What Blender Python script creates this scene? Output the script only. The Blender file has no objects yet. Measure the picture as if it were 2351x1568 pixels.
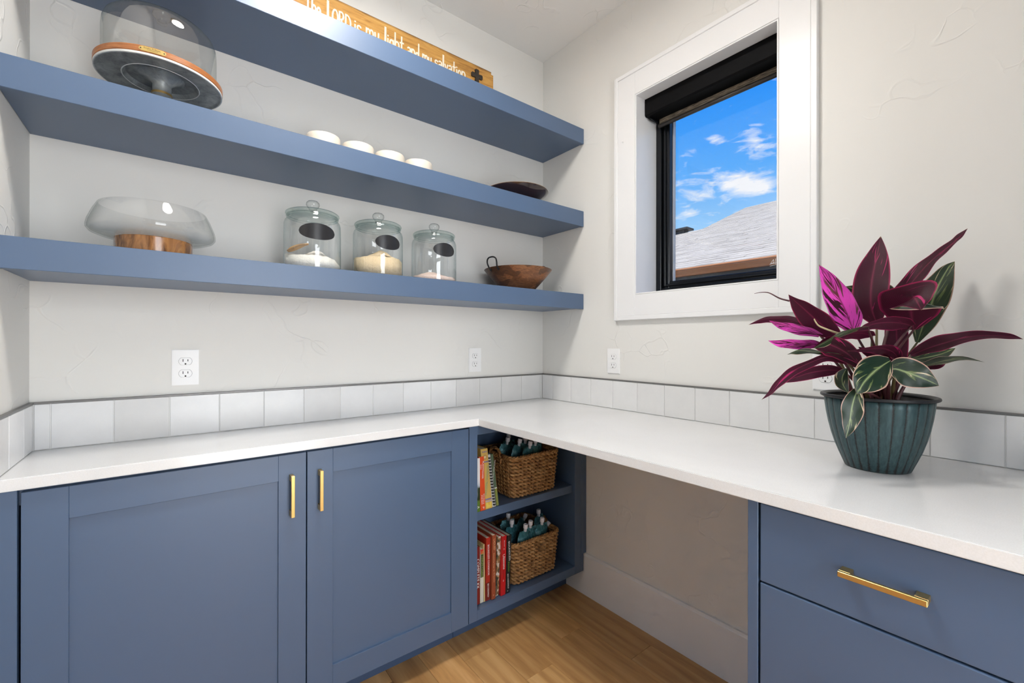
import bpy, bmesh, math, random
from mathutils import Vector, Matrix
random.seed(7)
PI = math.pi
sc = bpy.context.scene
C = sc.collection

# ---------------------------------------------------------------- camera
cd = bpy.data.cameras.new('camera')
cam = bpy.data.objects.new('camera', cd); C.objects.link(cam)
cam.location = (-1.582, -1.7469, 1.2129)
cam.rotation_mode = 'XYZ'
cam.matrix_world = (Matrix.Translation(cam.location) @ Matrix.Rotation(-math.radians(38.1366), 4, 'Z')
                    @ Matrix.Rotation(PI/2, 4, 'X') @ Matrix.Rotation(0.0017, 4, 'Z'))
cd.sensor_fit = 'HORIZONTAL'; cd.sensor_width = 36.0
cd.lens = 36.0*998.66/2351.0
cd.shift_y = (786.12-784.0)/2351.0
cd.clip_start = 0.02; cd.clip_end = 200
sc.camera = cam

# ---------------------------------------------------------------- colour management
vs = sc.view_settings
vs.view_transform = 'Standard'; vs.look = 'None'; vs.gamma = 1.0; vs.use_curve_mapping = False
vs.exposure = 0.0
sc.cycles.use_denoising = True
sc.cycles.max_bounces = 6; sc.cycles.diffuse_bounces = 4; sc.cycles.glossy_bounces = 3; sc.cycles.transparent_max_bounces = 24
sc.cycles.use_adaptive_sampling = True; sc.cycles.adaptive_threshold = .1; sc.cycles.adaptive_min_samples = 8
sc.cycles.sample_clamp_indirect = 6.0
sc.cycles.caustics_reflective = False; sc.cycles.caustics_refractive = False

# ---------------------------------------------------------------- world: blue sky with clouds
wd = bpy.data.worlds.new('sky'); sc.world = wd; wd.use_nodes = True
nt = wd.node_tree; nt.nodes.clear()
def wn(t, **k):
    n = nt.nodes.new(t)
    for a, b in k.items(): setattr(n, a, b)
    return n
def wl(a, b): nt.links.new(a, b)
def wm(op, a, b=None, c=None, clamp=False):
    n = wn('ShaderNodeMath', operation=op, use_clamp=clamp)
    for i, q in enumerate((a, b, c)):
        if q is None: continue
        if isinstance(q, (int, float)): n.inputs[i].default_value = q
        else: wl(q, n.inputs[i])
    return n.outputs[0]
tc = wn('ShaderNodeTexCoord'); sx = wn('ShaderNodeSeparateXYZ'); wl(tc.outputs['Generated'], sx.inputs[0])
el = wm('MULTIPLY', wm('ARCSINE', sx.outputs[2]), 180/PI)
az = wm('MULTIPLY', wm('ARCTAN2', sx.outputs[1], sx.outputs[0]), 180/PI)
ramp = wn('ShaderNodeValToRGB'); wl(wm('DIVIDE', wm('ADD', el, 10.0), 100.0), ramp.inputs[0])
cr = ramp.color_ramp
cr.elements[0].position = 0.0; cr.elements[0].color = (.30, .30, .29, 1)
cr.elements[1].position = 1.0; cr.elements[1].color = (.004, .13, .62, 1)
for pos, col in ((.095, (.34, .36, .38, 1)), (.13, (.50, .74, 1.0, 1)), (.23, (.36, .66, 1.0, 1)), (.30, (.10, .42, 1.0, 1)), (.40, (.008, .27, 1.0, 1))):
    e = cr.elements.new(pos); e.color = col
cv = wn('ShaderNodeCombineXYZ'); wl(wm('MULTIPLY', az, .32), cv.inputs[0]); wl(wm('MULTIPLY', el, .95), cv.inputs[1])
nz = wn('ShaderNodeTexNoise'); nz.inputs['Scale'].default_value = 1.0; nz.inputs['Detail'].default_value = 7; nz.inputs['Roughness'].default_value = .62
nz.inputs['Distortion'].default_value = .5
wl(cv.outputs[0], nz.inputs['Vector'])
def blob(a0, e0, wa, we, amp):
    q = wm('ADD', wm('POWER', wm('ABSOLUTE', wm('DIVIDE', wm('SUBTRACT', az, a0), wa)), 2.0),
           wm('POWER', wm('ABSOLUTE', wm('DIVIDE', wm('SUBTRACT', el, e0), we)), 2.0))
    return wm('MULTIPLY', wm('EXPONENT', wm('MULTIPLY', q, -1.0)), amp)
tot = None
for b in ((24.4, 17.8, 3.4, 1.35, .60), (21.9, 17.2, 1.6, 1.1, .30), (25.5, 19.0, 1.6, 1.0, .18), (22.8, 22.7, 1.0, 1.1, .36), (21.6, 21.0, 2.0, 1.0, .40), (27.0, 22.8, .85, .75, .36),
          (30.4, 19.2, 1.9, .8, .32), (29.0, 17.2, 2.3, .7, .28), (29.3, 15.3, 3.4, .5, .36), (25.2, 15.0, 2.0, .3, .16),
          (60, 22, 14, 6, .3), (-20, 24, 18, 7, .3), (110, 30, 20, 8, .3), (-100, 28, 25, 8, .3), (170, 25, 20, 8, .3)):
    v = blob(*b); tot = v if tot is None else wm('ADD', tot, v)
cl = wm('MULTIPLY', wm('SUBTRACT', wm('ADD', wm('MULTIPLY', wm('SUBTRACT', nz.outputs[0], .5), 1.7), tot), .16), 2.0, clamp=True)
mx = wn('ShaderNodeMix', data_type='RGBA'); wl(cl, mx.inputs[0]); wl(ramp.outputs[0], mx.inputs[6]); mx.inputs[7].default_value = (.93, .95, 1.0, 1)
bg = wn('ShaderNodeBackground'); wl(mx.outputs[2], bg.inputs[0]); bg.inputs[1].default_value = 1.0
wd.cycles.sampling_method = 'NONE'
wo = wn('ShaderNodeOutputWorld'); wl(bg.outputs[0], wo.inputs[0])

# ---------------------------------------------------------------- sun and lamps
def lamp(name, kind, loc, rot, energy, color=(1, 1, 1), **k):
    d = bpy.data.lights.new(name, kind); d.energy = energy; d.color = color
    for a, b in k.items(): setattr(d, a, b)
    o = bpy.data.objects.new(name, d); C.objects.link(o); o.location = loc; o.rotation_euler = rot
    return o
lamp('sun', 'SUN', (-6, -4, 12), (math.radians(30), 0, math.radians(-65)), 7.2, (1, .93, .82), angle=.01)
CEIL_LIGHT = (-1.18, -0.84)
lamp('ceiling_lamp_light', 'AREA', (CEIL_LIGHT[0], CEIL_LIGHT[1], 2.645), (0, 0, 0), 20.5, (1, .965, .92), shape='DISK', size=.34)
lamp('hall_added_light', 'AREA', (-4.42, -1.45, 1.45), (0, -PI/2, 0), 7, (.96, .98, 1.0), shape='RECTANGLE', size=1.9, size_y=2.4)  # unseen area lamp added in the hall, shining in by the left opening

lamp('rear_fill_light', 'AREA', (-1.0, -3.13, 1.2), (PI/2, 0, 0), 66, (.97, .985, 1.0), shape='RECTANGLE', size=1.1, size_y=2.0)  # added fill lamp in the rear opening, evens out the light on the shelves

# ---------------------------------------------------------------- object helpers
def wloc(o):
    v = Vector((0, 0, 0))
    while o is not None: v += o.location; o = o.parent
    return v
def thing(name, label, cat, loc=(0, 0, 0), rotz=0, group=None):
    o = bpy.data.objects.new(name, None); C.objects.link(o)
    o.location = loc; o.rotation_euler = (0, 0, rotz); o.empty_display_size = .05
    o['label'] = label; o['category'] = cat
    if group: o['group'] = group
    return o
def tag(o, label=None, cat=None, group=None, kind=None):
    if label: o['label'] = label
    if cat: o['category'] = cat
    if group: o['group'] = group
    if kind: o['kind'] = kind
    return o
def link(name, me, mat, parent=None):
    o = bpy.data.objects.new(name, me); C.objects.link(o)
    if mat is not None:
        if not me.materials: me.materials.append(mat)
    if parent is not None: o.parent = parent
    return o
def mk(name, verts, faces, mat, parent=None, smooth=False, world=False):
    if world and parent is not None:
        w = wloc(parent); verts = [Vector(v)-w for v in verts]
    me = bpy.data.meshes.new(name); me.from_pydata([tuple(v) for v in verts], [], faces); me.update()
    if smooth: me.polygons.foreach_set('use_smooth', [True]*len(me.polygons))
    return link(name, me, mat, parent)
def bmk(name, bm, mat, parent=None, smooth=False, world=False):
    if world and parent is not None: bmesh.ops.translate(bm, verts=bm.verts, vec=-wloc(parent))
    me = bpy.data.meshes.new(name); bm.to_mesh(me); bm.free()
    if smooth: me.polygons.foreach_set('use_smooth', [True]*len(me.polygons))
    return link(name, me, mat, parent)
def add_box(bm, x0, x1, y0, y1, z0, z1, bev=0, seg=1, M=None):
    r = bmesh.ops.create_cube(bm, size=1)
    vv = r['verts']
    for v in vv:
        v.co = Vector(((x0+x1)/2+v.co.x*(x1-x0), (y0+y1)/2+v.co.y*(y1-y0), (z0+z1)/2+v.co.z*(z1-z0)))
    if bev > 0:
        ee = list({e for v in vv for e in v.link_edges})
        rr = bmesh.ops.bevel(bm, geom=ee, offset=bev, segments=seg, affect='EDGES', profile=.5)
        vv = [g for g in rr['verts']] if rr.get('verts') else vv
        if M is not None:
            isl = set(vv)
            st = list(vv)
            while st:
                v = st.pop()
                for e in v.link_edges:
                    w = e.other_vert(v)
                    if w not in isl: isl.add(w); st.append(w)
            vv = list(isl)
    if M is not None: bmesh.ops.transform(bm, matrix=M, verts=list(vv))
    return vv
def box(name, x0, x1, y0, y1, z0, z1, mat, parent=None, bev=0, world=True, seg=1):
    bm = bmesh.new(); add_box(bm, x0, x1, y0, y1, z0, z1, bev, seg)
    return bmk(name, bm, mat, parent, world=world)
def boxes(name, lst, mat, parent=None, bev=0, world=True):
    bm = bmesh.new()
    for b in lst: add_box(bm, *b, bev)
    return bmk(name, bm, mat, parent, world=world)
def lathe(name, prof, mat, parent=None, n=48, loc=(0, 0, 0), closed=False, rmod=None):
    """prof: list of (r, z); radius 0 collapses to a pole"""
    vs_, fs, rings = [], [], []
    for r, z in prof:
        if r < 1e-6: rings.append([len(vs_)]); vs_.append((loc[0], loc[1], loc[2]+z))
        else:
            ring = []
            for k in range(n):
                a = 2*PI*k/n; q = r*(rmod(a, z) if rmod else 1)
                ring.append(len(vs_)); vs_.append((loc[0]+q*math.cos(a), loc[1]+q*math.sin(a), loc[2]+z))
            rings.append(ring)
    m = len(rings)
    for i in range(m if closed else m-1):
        A, B = rings[i], rings[(i+1) % m]
        if len(A) == 1 and len(B) == 1: continue
        for k in range(n):
            k2 = (k+1) % n
            if len(A) == 1: fs.append((A[0], B[k2], B[k]))
            elif len(B) == 1: fs.append((A[k], A[k2], B[0]))
            else: fs.append((A[k], A[k2], B[k2], B[k]))
    o = mk(name, vs_, fs, mat, parent, smooth=True)
    try: o.data.set_sharp_from_angle(angle=math.radians(38))
    except Exception: pass
    return o
def tube_geo(path, rad, n=8, closed=False, vs_=None, fs=None):
    vs_ = [] if vs_ is None else vs_; fs = [] if fs is None else fs
    P = [Vector(q) for q in path]; m = len(P); base = len(vs_)
    prev = None
    for i in range(m):
        if closed: t = P[(i+1) % m]-P[i-1]
        else: t = P[min(i+1, m-1)]-P[max(i-1, 0)]
        t.normalize()
        if prev is None:
            a = Vector((0, 0, 1)) if abs(t.z) < .9 else Vector((1, 0, 0))
            u = t.cross(a).normalized()
        else:
            u = (prev - t*prev.dot(t)).normalized()
        prev = u; w = t.cross(u)
        r = rad[i] if isinstance(rad, (list, tuple)) else rad
        for k in range(n):
            a = 2*PI*k/n; vs_.append(P[i]+(u*math.cos(a)+w*math.sin(a))*r)
    for i in range(m if closed else m-1):
        i2 = (i+1) % m
        for k in range(n):
            k2 = (k+1) % n
            fs.append((base+i*n+k, base+i*n+k2, base+i2*n+k2, base+i2*n+k))
    if not closed:
        fs.append(tuple(base+k for k in range(n))[::-1]); fs.append(tuple(base+(m-1)*n+k for k in range(n)))
    return vs_, fs
def tube(name, path, rad, mat, parent=None, n=8, closed=False, world=False):
    a, b = tube_geo(path, rad, n, closed)
    return mk(name, a, b, mat, parent, smooth=True, world=world)
def smoothpath(pts, sub=6):
    P = [Vector(q) for q in pts]; out = []
    for i in range(len(P)-1):
        a, b, c, d = P[max(i-1, 0)], P[i], P[i+1], P[min(i+2, len(P)-1)]
        for k in range(sub):
            t = k/sub
            out.append(.5*((2*b)+(c-a)*t+(2*a-5*b+4*c-d)*t*t+(3*b-a-3*c+d)*t**3))
    out.append(P[-1]); return out
def prism(name, poly, axis, a0, a1, mat, parent=None, world=True):
    """poly of 2D points, extruded along axis (0,1,2); coordinates keep their order"""
    def P(q, s):
        l = list(q); l.insert(axis, s); return l
    n = len(poly); v = [P(q, a0) for q in poly]+[P(q, a1) for q in poly]
    f = [tuple(range(n))[::-1], tuple(range(n, 2*n))]+[(i, (i+1) % n, n+(i+1) % n, n+i) for i in range(n)]
    me = bpy.data.meshes.new(name)
    if world and parent is not None:
        w = wloc(parent); v = [Vector(q)-w for q in v]
    me.from_pydata([tuple(q) for q in v], [], f); bm = bmesh.new(); bm.from_mesh(me); bmesh.ops.recalc_face_normals(bm, faces=bm.faces); bm.to_mesh(me); bm.free()
    return link(name, me, mat, parent)
def text(name, s, mat, parent, org, xd, yd, width=None, height=.01, lift=.0006, world=False, center=True, shear=0):
    """flat lettering: org = centre (or left end) of the line, xd reading direction, yd up direction; height = capital height"""
    cu = bpy.data.curves.new(name, 'FONT'); cu.body = s; cu.size = 1; cu.resolution_u = 2; cu.shear = shear
    cu.align_x = 'LEFT'
    o = bpy.data.objects.new(name, cu); C.objects.link(o)
    dg = bpy.context.evaluated_depsgraph_get(); me = bpy.data.meshes.new_from_object(o.evaluated_get(dg))
    bpy.data.objects.remove(o); bpy.data.curves.remove(cu)
    if not me.vertices: return None
    xs = [v.co.x for v in me.vertices]; x0, x1 = min(xs), max(xs)
    ky = height/.69; kx = (width/(x1-x0)) if width else ky
    xd = Vector(xd).normalized(); yd = Vector(yd).normalized(); nn = xd.cross(yd)
    og = Vector(org)
    if world: og -= wloc(parent)
    for v in me.vertices:
        px = (v.co.x-x0-((x1-x0)/2 if center else 0))*kx; py = (v.co.y-.345)*ky
        v.co = og+xd*px+yd*py+nn*lift
    me.materials.clear()
    return link(name, me, mat, parent)
def copy_tree(o, parent=None):
    c = o.copy(); C.objects.link(c); c.parent = parent
    for ch in list(o.children): copy_tree(ch, c)
    return c

# ---------------------------------------------------------------- materials
def S(r, g, b):
    def f(c):
        c /= 255.0
        return c/12.92 if c <= .04045 else ((c+.055)/1.055)**2.4
    return (f(r), f(g), f(b), 1)
class Mt:
    def __init__(s, name, col=(.8, .8, .8, 1), rough=.5, metal=0, spec=.5, coat=0, coat_rough=.05):
        s.m = bpy.data.materials.new(name); s.m.use_nodes = True; s.nt = s.m.node_tree
        s.b = s.nt.nodes['Principled BSDF']; s.out = s.nt.nodes['Material Output']
        s.b.inputs['Base Color'].default_value = col; s.b.inputs['Roughness'].default_value = rough
        s.b.inputs['Metallic'].default_value = metal; s.b.inputs['Specular IOR Level'].default_value = spec
        s.b.inputs['Coat Weight'].default_value = coat; s.b.inputs['Coat Roughness'].default_value = coat_rough
        s.m.diffuse_color = col
    def n(s, t, **k):
        x = s.nt.nodes.new(t)
        for a, b in k.items():
            if a in x.inputs: x.inputs[a].default_value = b
            else: setattr(x, a, b)
        return x
    def l(s, a, b): s.nt.links.new(a, b)
    def coord(s, kind='Object', scale=(1, 1, 1), rot=(0, 0, 0)):
        t = s.n('ShaderNodeTexCoord'); m = s.n('ShaderNodeMapping'); m.inputs['Scale'].default_value = scale; m.inputs['Rotation'].default_value = rot
        s.l(t.outputs[kind], m.inputs['Vector']); return m.outputs[0]
    def noise(s, vec, scale, detail=3, rough=.5, dist=0):
        x = s.n('ShaderNodeTexNoise'); x.inputs['Scale'].default_value = scale; x.inputs['Detail'].default_value = detail
        x.inputs['Roughness'].default_value = rough; x.inputs['Distortion'].default_value = dist
        if vec is not None: s.l(vec, x.inputs['Vector'])
        return x.outputs[0]
    def ramp(s, fac, *stops):
        x = s.n('ShaderNodeValToRGB'); e = x.color_ramp.elements
        e[0].position, e[0].color = stops[0]; e[1].position, e[1].color = stops[-1]
        for p, c in stops[1:-1]:
            q = e.new(p); q.color = c
        s.l(fac, x.inputs[0]); return x.outputs[0]
    def mix(s, fac, a, b, mode='MIX'):
        x = s.n('ShaderNodeMix', data_type='RGBA', blend_type=mode)
        for i, q in ((0, fac), (6, a), (7, b)):
            if isinstance(q, (int, float)): x.inputs[i].default_value = q
            elif isinstance(q, tuple): x.inputs[i].default_value = q
            else: s.l(q, x.inputs[i])
        return x.outputs[2]
    def math(s, op, a, b=None, clamp=False):
        x = s.n('ShaderNodeMath', operation=op, use_clamp=clamp)
        for i, q in enumerate((a, b)):
            if q is None: continue
            if isinstance(q, (int, float)): x.inputs[i].default_value = q
            else: s.l(q, x.inputs[i])
        return x.outputs[0]
    def bump(s, h, strength=.2, dist=.002):
        x = s.n('ShaderNodeBump'); x.inputs['Strength'].default_value = strength; x.inputs['Distance'].default_value = dist
        s.l(h, x.inputs['Height']); s.l(x.outputs[0], s.b.inputs['Normal'])
    def color(s, c): s.l(c, s.b.inputs['Base Color'])
BW = lambda v: (v, v, v, 1)
def plain(name, col, rough=.5, metal=0, bump=0, bscale=200, **k):
    m = Mt(name, col, rough, metal, **k)
    if bump: m.bump(m.noise(m.coord(), bscale, 4), bump, .001)
    return m.m
def wallpaint(name, col, amount):
    """trowelled wall: faint ridges where the plaster was skipped, in patches"""
    m = Mt(name, col, .62, spec=.3)
    v = m.coord('Object')
    w = m.n('ShaderNodeTexNoise'); w.inputs['Scale'].default_value = 3.6; w.inputs['Detail'].default_value = 2.5; w.inputs['Roughness'].default_value = .6; m.l(v, w.inputs['Vector'])
    vm = m.n('ShaderNodeVectorMath', operation='MULTIPLY_ADD'); m.l(w.outputs['Color'], vm.inputs[0]); vm.inputs[1].default_value = (.5, .5, .5); m.l(v, vm.inputs[2])
    d = m.n('ShaderNodeTexVoronoi', feature='DISTANCE_TO_EDGE'); d.inputs['Scale'].default_value = 6.0; m.l(vm.outputs[0], d.inputs['Vector'])
    edge = m.math('SUBTRACT', 1.0, m.math('MULTIPLY', d.outputs['Distance'], 30.0), True)
    mask = m.math('MULTIPLY', m.math('SUBTRACT', w.outputs[0], .52), 9.0, True)
    m.bump(m.math('MULTIPLY', edge, mask), amount, .0022)
    return m.m
M = {}
M['wall'] = wallpaint('warm_white_wall_paint', (.77, .76, .725, 1), .55)
M['ceiling'] = wallpaint('ceiling_paint', (.85, .84, .815, 1), .8)
M['trim'] = plain('white_semi_gloss_trim', (.84, .84, .84, 1), .28)
def quartz():
    m = Mt('white_quartz', (.80, .80, .80, 1), .16, spec=.5)
    v = m.coord('Object')
    c = m.ramp(m.noise(v, 420, 2), (.40, (.785, .785, .78, 1)), (.60, (.815, .815, .815, 1)))
    c2 = m.ramp(m.noise(v, 2.2, 5, .6, 1.2), (.4, (1, 1, 1, 1)), (.62, (.965, .965, .962, 1)))
    m.color(m.mix(1.0, c, c2, 'MULTIPLY')); return m.m
M['quartz'] = quartz()
def cabinet():
    m = Mt('blue_cabinet_paint', S(75, 97, 127), .42, spec=.5, coat=.45, coat_rough=.42)
    v = m.coord('Object')
    m.bump(m.noise(v, 60, 3), .03, .001)
    return m.m
M['blue'] = cabinet()
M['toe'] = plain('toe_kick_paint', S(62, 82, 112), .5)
M['brass'] = plain('brushed_brass', (.70, .47, .17, 1), .32, 1.0)
M['gap'] = plain('dark_joint', (.01, .012, .018, 1), .8)
M['edge_metal'] = plain('brushed_metal_edge', (.17, .165, .16, 1), .4, .4)
M['grout'] = plain('white_grout', (.76, .755, .74, 1), .8)
def tile():
    m = Mt('glazed_white_tile', (.8, .8, .8, 1), .24, spec=.3)
    oi = m.n('ShaderNodeObjectInfo'); v = m.coord('Object')
    base = m.ramp(oi.outputs['Random'], (0, (.70, .695, .685, 1)), (.45, (.775, .775, .77, 1)), (1, (.81, .81, .81, 1)))
    cl = m.ramp(m.noise(v, 14, 5, .65), (.35, BW(.955)), (.7, BW(1)))
    m.color(m.mix(1.0, base, cl, 'MULTIPLY'))
    m.bump(m.noise(v, 30, 3), .16, .002); return m.m
M['tile'] = tile()
def oak():
    m = Mt('oak_plank', (.5, .3, .14, 1), .38)
    oi = m.n('ShaderNodeObjectInfo')
    t = m.n('ShaderNodeTexCoord'); off = m.n('ShaderNodeVectorMath', operation='MULTIPLY_ADD')
    cx = m.n('ShaderNodeCombineXYZ'); 
    for i in range(3): m.l(oi.outputs['Random'], cx.inputs[i])
    m.l(cx.outputs[0], off.inputs[0]); off.inputs[1].default_value = (13.7, 37.1, 5.3); m.l(t.outputs['Object'], off.inputs[2])
    mp = m.n('ShaderNodeMapping'); mp.inputs['Scale'].default_value = (1, .09, 1); m.l(off.outputs[0], mp.inputs['Vector'])
    g = m.noise(mp.outputs[0], 26, 7, .65, 1.3)
    wv = m.n('ShaderNodeTexWave', wave_type='BANDS', bands_direction='X'); wv.inputs['Scale'].default_value = 5; wv.inputs['Distortion'].default_value = 14
    wv.inputs['Detail'].default_value = 4; wv.inputs['Detail Scale'].default_value = 1.2; m.l(mp.outputs[0], wv.inputs['Vector'])
    gg = m.mix(.22, g, wv.outputs['Color'])
    c = m.ramp(gg, (.25, (.46, .25, .095, 1)), (.5, (.62, .36, .145, 1)), (.72, (.72, .455, .205, 1)))
    tint = m.ramp(oi.outputs['Random'], (0, (.78, .72, .66, 1)), (.5, (1, .97, .92, 1)), (1, (1.12, 1.05, .98, 1)))
    kn = m.ramp(m.noise(off.outputs[0], 4.2, 2, .5), (.24, BW(.45)), (.32, BW(1)))
    m.color(m.mix(1.0, m.mix(1.0, c, tint, 'MULTIPLY'), kn, 'MULTIPLY'))
    m.bump(gg, .08, .001); return m.m
M['oak'] = oak()
M['plastic'] = plain('white_plastic', (.86, .86, .855, 1), .3)
M['slot'] = plain('dark_slot', (.02, .02, .02, 1), .6)
M['black'] = plain('black_window_frame', (.004, .005, .007, 1), .25, spec=.35)
M['cassette'] = plain('black_shade_cassette', (.002, .002, .0025, 1), .6, spec=.12)
M['hembar'] = plain('dark_bronze_hem_bar', (.035, .032, .03, 1), .45)
def shade():
    m = Mt('woven_shade_fabric', (.3, .25, .18, 1), .85)
    v = m.coord('Object', (1, 6, 90)); g = m.noise(v, 5, 4, .6)
    m.color(m.ramp(g, (.35, (.05, .042, .033, 1)), (.55, (.26, .21, .15, 1)), (.7, (.52, .45, .34, 1)))); m.bump(g, .5, .002); return m.m
M['shade'] = shade()
def clearglass(name, face=(1, 1, 1, 1), edge=(.75, .8, .79, 1), refl=.9, rough=.01, base=.045, p=3.0, bump=0):
    m = Mt(name); nt_ = m.nt; nt_.nodes.remove(m.b)
    lw = m.n('ShaderNodeLayerWeight'); lw.inputs['Blend'].default_value = .5
    f = m.math('POWER', lw.outputs['Facing'], p)
    tcol = m.mix(f, face, edge)
    tr = m.n('ShaderNodeBsdfTransparent'); m.l(tcol, tr.inputs[0])
    gl = m.n('ShaderNodeBsdfGlossy'); gl.inputs['Roughness'].default_value = rough
    lf = m.n('ShaderNodeLayerWeight'); lf.inputs['Blend'].default_value = .5
    if bump:
        b = m.n('ShaderNodeBump'); b.inputs['Strength'].default_value = bump; b.inputs['Distance'].default_value = .003
        m.l(m.noise(m.coord(), 22, 2), b.inputs['Height']); m.l(b.outputs[0], gl.inputs['Normal']); m.l(b.outputs[0], lf.inputs['Normal'])
    ms = m.n('ShaderNodeMixShader'); m.l(m.math('MULTIPLY', m.math('ADD', m.math('MULTIPLY', m.math('POWER', lf.outputs['Facing'], 4.0), .6), base), refl, True), ms.inputs[0]); m.l(tr.outputs[0], ms.inputs[1]); m.l(gl.outputs[0], ms.inputs[2])
    m.l(ms.outputs[0], m.out.inputs[0]); return m.m
M['pane'] = clearglass('window_glass', (1, 1, 1, 1), (.9, .94, .93, 1), .6)
M['dome'] = clearglass('dome_glass', (.985, .99, .982, 1), (.74, .79, .76, 1), 1.0, p=3, base=.15)
M['bowlglass'] = clearglass('bowl_glass', (.994, .996, .994, 1), (.66, .70, .69, 1), .9, p=5, base=.05)
M['jar'] = clearglass('jar_glass', (.985, .995, .995, 1), (.60, .73, .74, 1), 1.2, base=.07, p=3.2, bump=.35)
M['jarlid'] = clearglass('thick_green_glass', (.97, .985, .98, 1), (.56, .70, .67, 1), 1.0, p=2.8, bump=.2)
M['knob'] = clearglass('clear_knob_glass', (.96, .97, .97, 1), (.36, .39, .39, 1), 1.0, p=2.6)

# ================================================================ SETTING
L, ZC = -1.885, 2.7235        # left wall x, ceiling height
YR = -3.05                    # rear wall
T = .14                       # wall thickness
WY0, WY1, WZ0, WZ1 = -1.1655, -.604, 1.418, 2.278     # window opening
def struct(o): o['kind'] = 'structure'; return o
# walls
wall_back = struct(box('wall_back', L-T, T, 0, T, 0, ZC, M['wall']))
wall_right = struct(boxes('wall_right', [(0, T, YR-T, WY0, 0, ZC), (0, T, WY1, 0, 0, ZC), (0, T, WY0, WY1, 0, WZ0), (0, T, WY0, WY1, WZ1, ZC)], M['wall']))
DY0, DY1, DZ = -2.35, -.98, 2.16                        # cased opening in the left wall
wall_left = struct(boxes('wall_left', [(L-T, L, YR-T, DY0, 0, ZC), (L-T, L, DY1, 0, 0, ZC), (L-T, L, DY0, DY1, DZ, ZC)], M['wall']))
RX0, RX1 = -1.55, -.45
wall_rear = struct(boxes('wall_rear', [(L-T, RX0, YR-T, YR, 0, ZC), (RX1, T, YR-T, YR, 0, ZC), (RX0, RX1, YR-T, YR, 2.2, ZC)], M['wall']))
dr_ = thing('added_rear_door', 'unseen white glazed door added at the rear to admit fill light', 'door', (-1.0, YR, 0)); del dr_['category']; dr_['kind'] = 'structure'  # unseen door, added to house the rear fill lamp
boxes('door_frame', [(RX0, RX0+.06, YR-.06, YR, 0.001, 2.2), (RX1-.06, RX1, YR-.06, YR, 0.001, 2.2), (RX0+.06, RX1-.06, YR-.06, YR, 2.12, 2.2), (RX0+.06, RX1-.06, YR-.06, YR, 0.001, .16)], M['trim'], dr_)
box('glass_pane', RX0+.05, RX1-.05, YR-.035, YR-.03, .15, 2.13, M['pane'], dr_)
ceiling = struct(box('ceiling', L-T, T, YR-T, T, ZC, ZC+.1, M['ceiling']))
struct(boxes('wall_hall', [(-4.6, -4.5, -2.75, -.15, 0, .45), (-4.6, -4.5, -2.75, -.15, 2.45, ZC), (-4.6, -4.5, -.4, -.15, .45, 2.45), (-4.6, -4.5, -2.75, -2.5, .45, 2.45),
     (-4.6, L-T, -.15, -.05, 0, ZC), (-4.6, L-T, -2.85, -2.75, 0, ZC)], M['wall']))
struct(box('ceiling_hall', -4.6, L-T, -2.85, -.05, ZC, ZC+.1, M['ceiling']))
struct(boxes('trim_1', [(L-T-.015, L+.015, DY1, DY1+.09, 0, DZ+.09), (L-T-.015, L+.015, DY0-.09, DY0, 0, DZ+.09), (L-T-.015, L+.015, DY0, DY1, DZ, DZ+.09)], M['trim'], bev=.002))
# floor: sub-floor with oak planks laid along y
floor = struct(box('floor', -4.6, T, YR-T, T, -.05, -.0125, M['slot']))
PW = .127
edges = [-.447+PW*k for k in range(-33, 6)]
plank_cache = {}
random.seed(21)
ends0 = {-.193: [-.72], -.32: [-.47], -.447: [-1.02], -.574: [-.55], -.066: [-1.1]}
for i, x0 in enumerate(edges[:-1]):
    x1 = min(edges[i+1], T); x0 = max(x0, -4.6)
    if x1-x0 < .02: continue
    y = .1; k = 0
    first = random.uniform(.35, 1.25)
    for q, e in ends0.items():
        if abs(q-x0) < .01: first = .1-e[0]
    ln = first
    while y > YR-T+.001:
        y1 = max(y-ln, YR-T)
        bm = bmesh.new(); add_box(bm, -(x1-x0)/2+.0004, (x1-x0)/2-.0004, -(y-y1)/2+.0004, (y-y1)/2-.0004, -.0125, 0, .0007)
        o = bmk('floor_plank', bm, M['oak'], floor); o.location = ((x0+x1)/2, (y+y1)/2, 0)
        y = y1; ln = random.uniform(.7, 1.5)
# baseboards
def baseboard(name, poly_axis, a0, a1, flip=False):
    pr = [(0, 0), (-.0145, 0), (-.0145, .188), (-.011, .1925), (-.009, .199), (0, .199)]
    return struct(prism(name, pr, 1, a0, a1, M['trim']))
baseboard('baseboard_right', 1, -1.327, -.186)
pr = [(L, 0), (L+.0145, 0), (L+.0145, .188), (L+.009, .199), (L, .199)]
struct(prism('baseboard_left', pr, 1, -.96+.07, -.32, M['trim']))
# backsplash: each tile a piece of its wall, a metal edge on top
ZT = 1.0405
def edge_strip(name, x0, x1, y0, y1, wall):
    return box(name, x0, x1, y0, y1, ZT+.0004, 1.0468, M['edge_metal'], wall, .0006)
box('grout_bed', L, 0, -.0065, 0, .9145, ZT, M['grout'], wall_back)
box('grout_bed', -.0065, 0, -2.12, 0, .9145, ZT, M['grout'], wall_right)
box('grout_bed', L, L+.0065, -.331, 0, .9145, ZT, M['grout'], wall_left)
g = .0011
def tiles(a, b, seams, fn, wall):
    s = [a]+sorted(q for q in seams if a < q < b)+[b]
    for q0, q1 in zip(s[:-1], s[1:]):
        if q1-q0 < .008: continue
        fn(q0+g, q1-g, wall)
def tb(x0, x1, w): box('backsplash_tile', x0, x1, -.0092+random.uniform(-.0006, .0006), 0, .9158, ZT, M['tile'], w, .0012)
def tr(y0, y1, w): box('backsplash_tile', -.0092+random.uniform(-.0006, .0006), 0, y0, y1, .9158, ZT, M['tile'], w, .0012)
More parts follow.
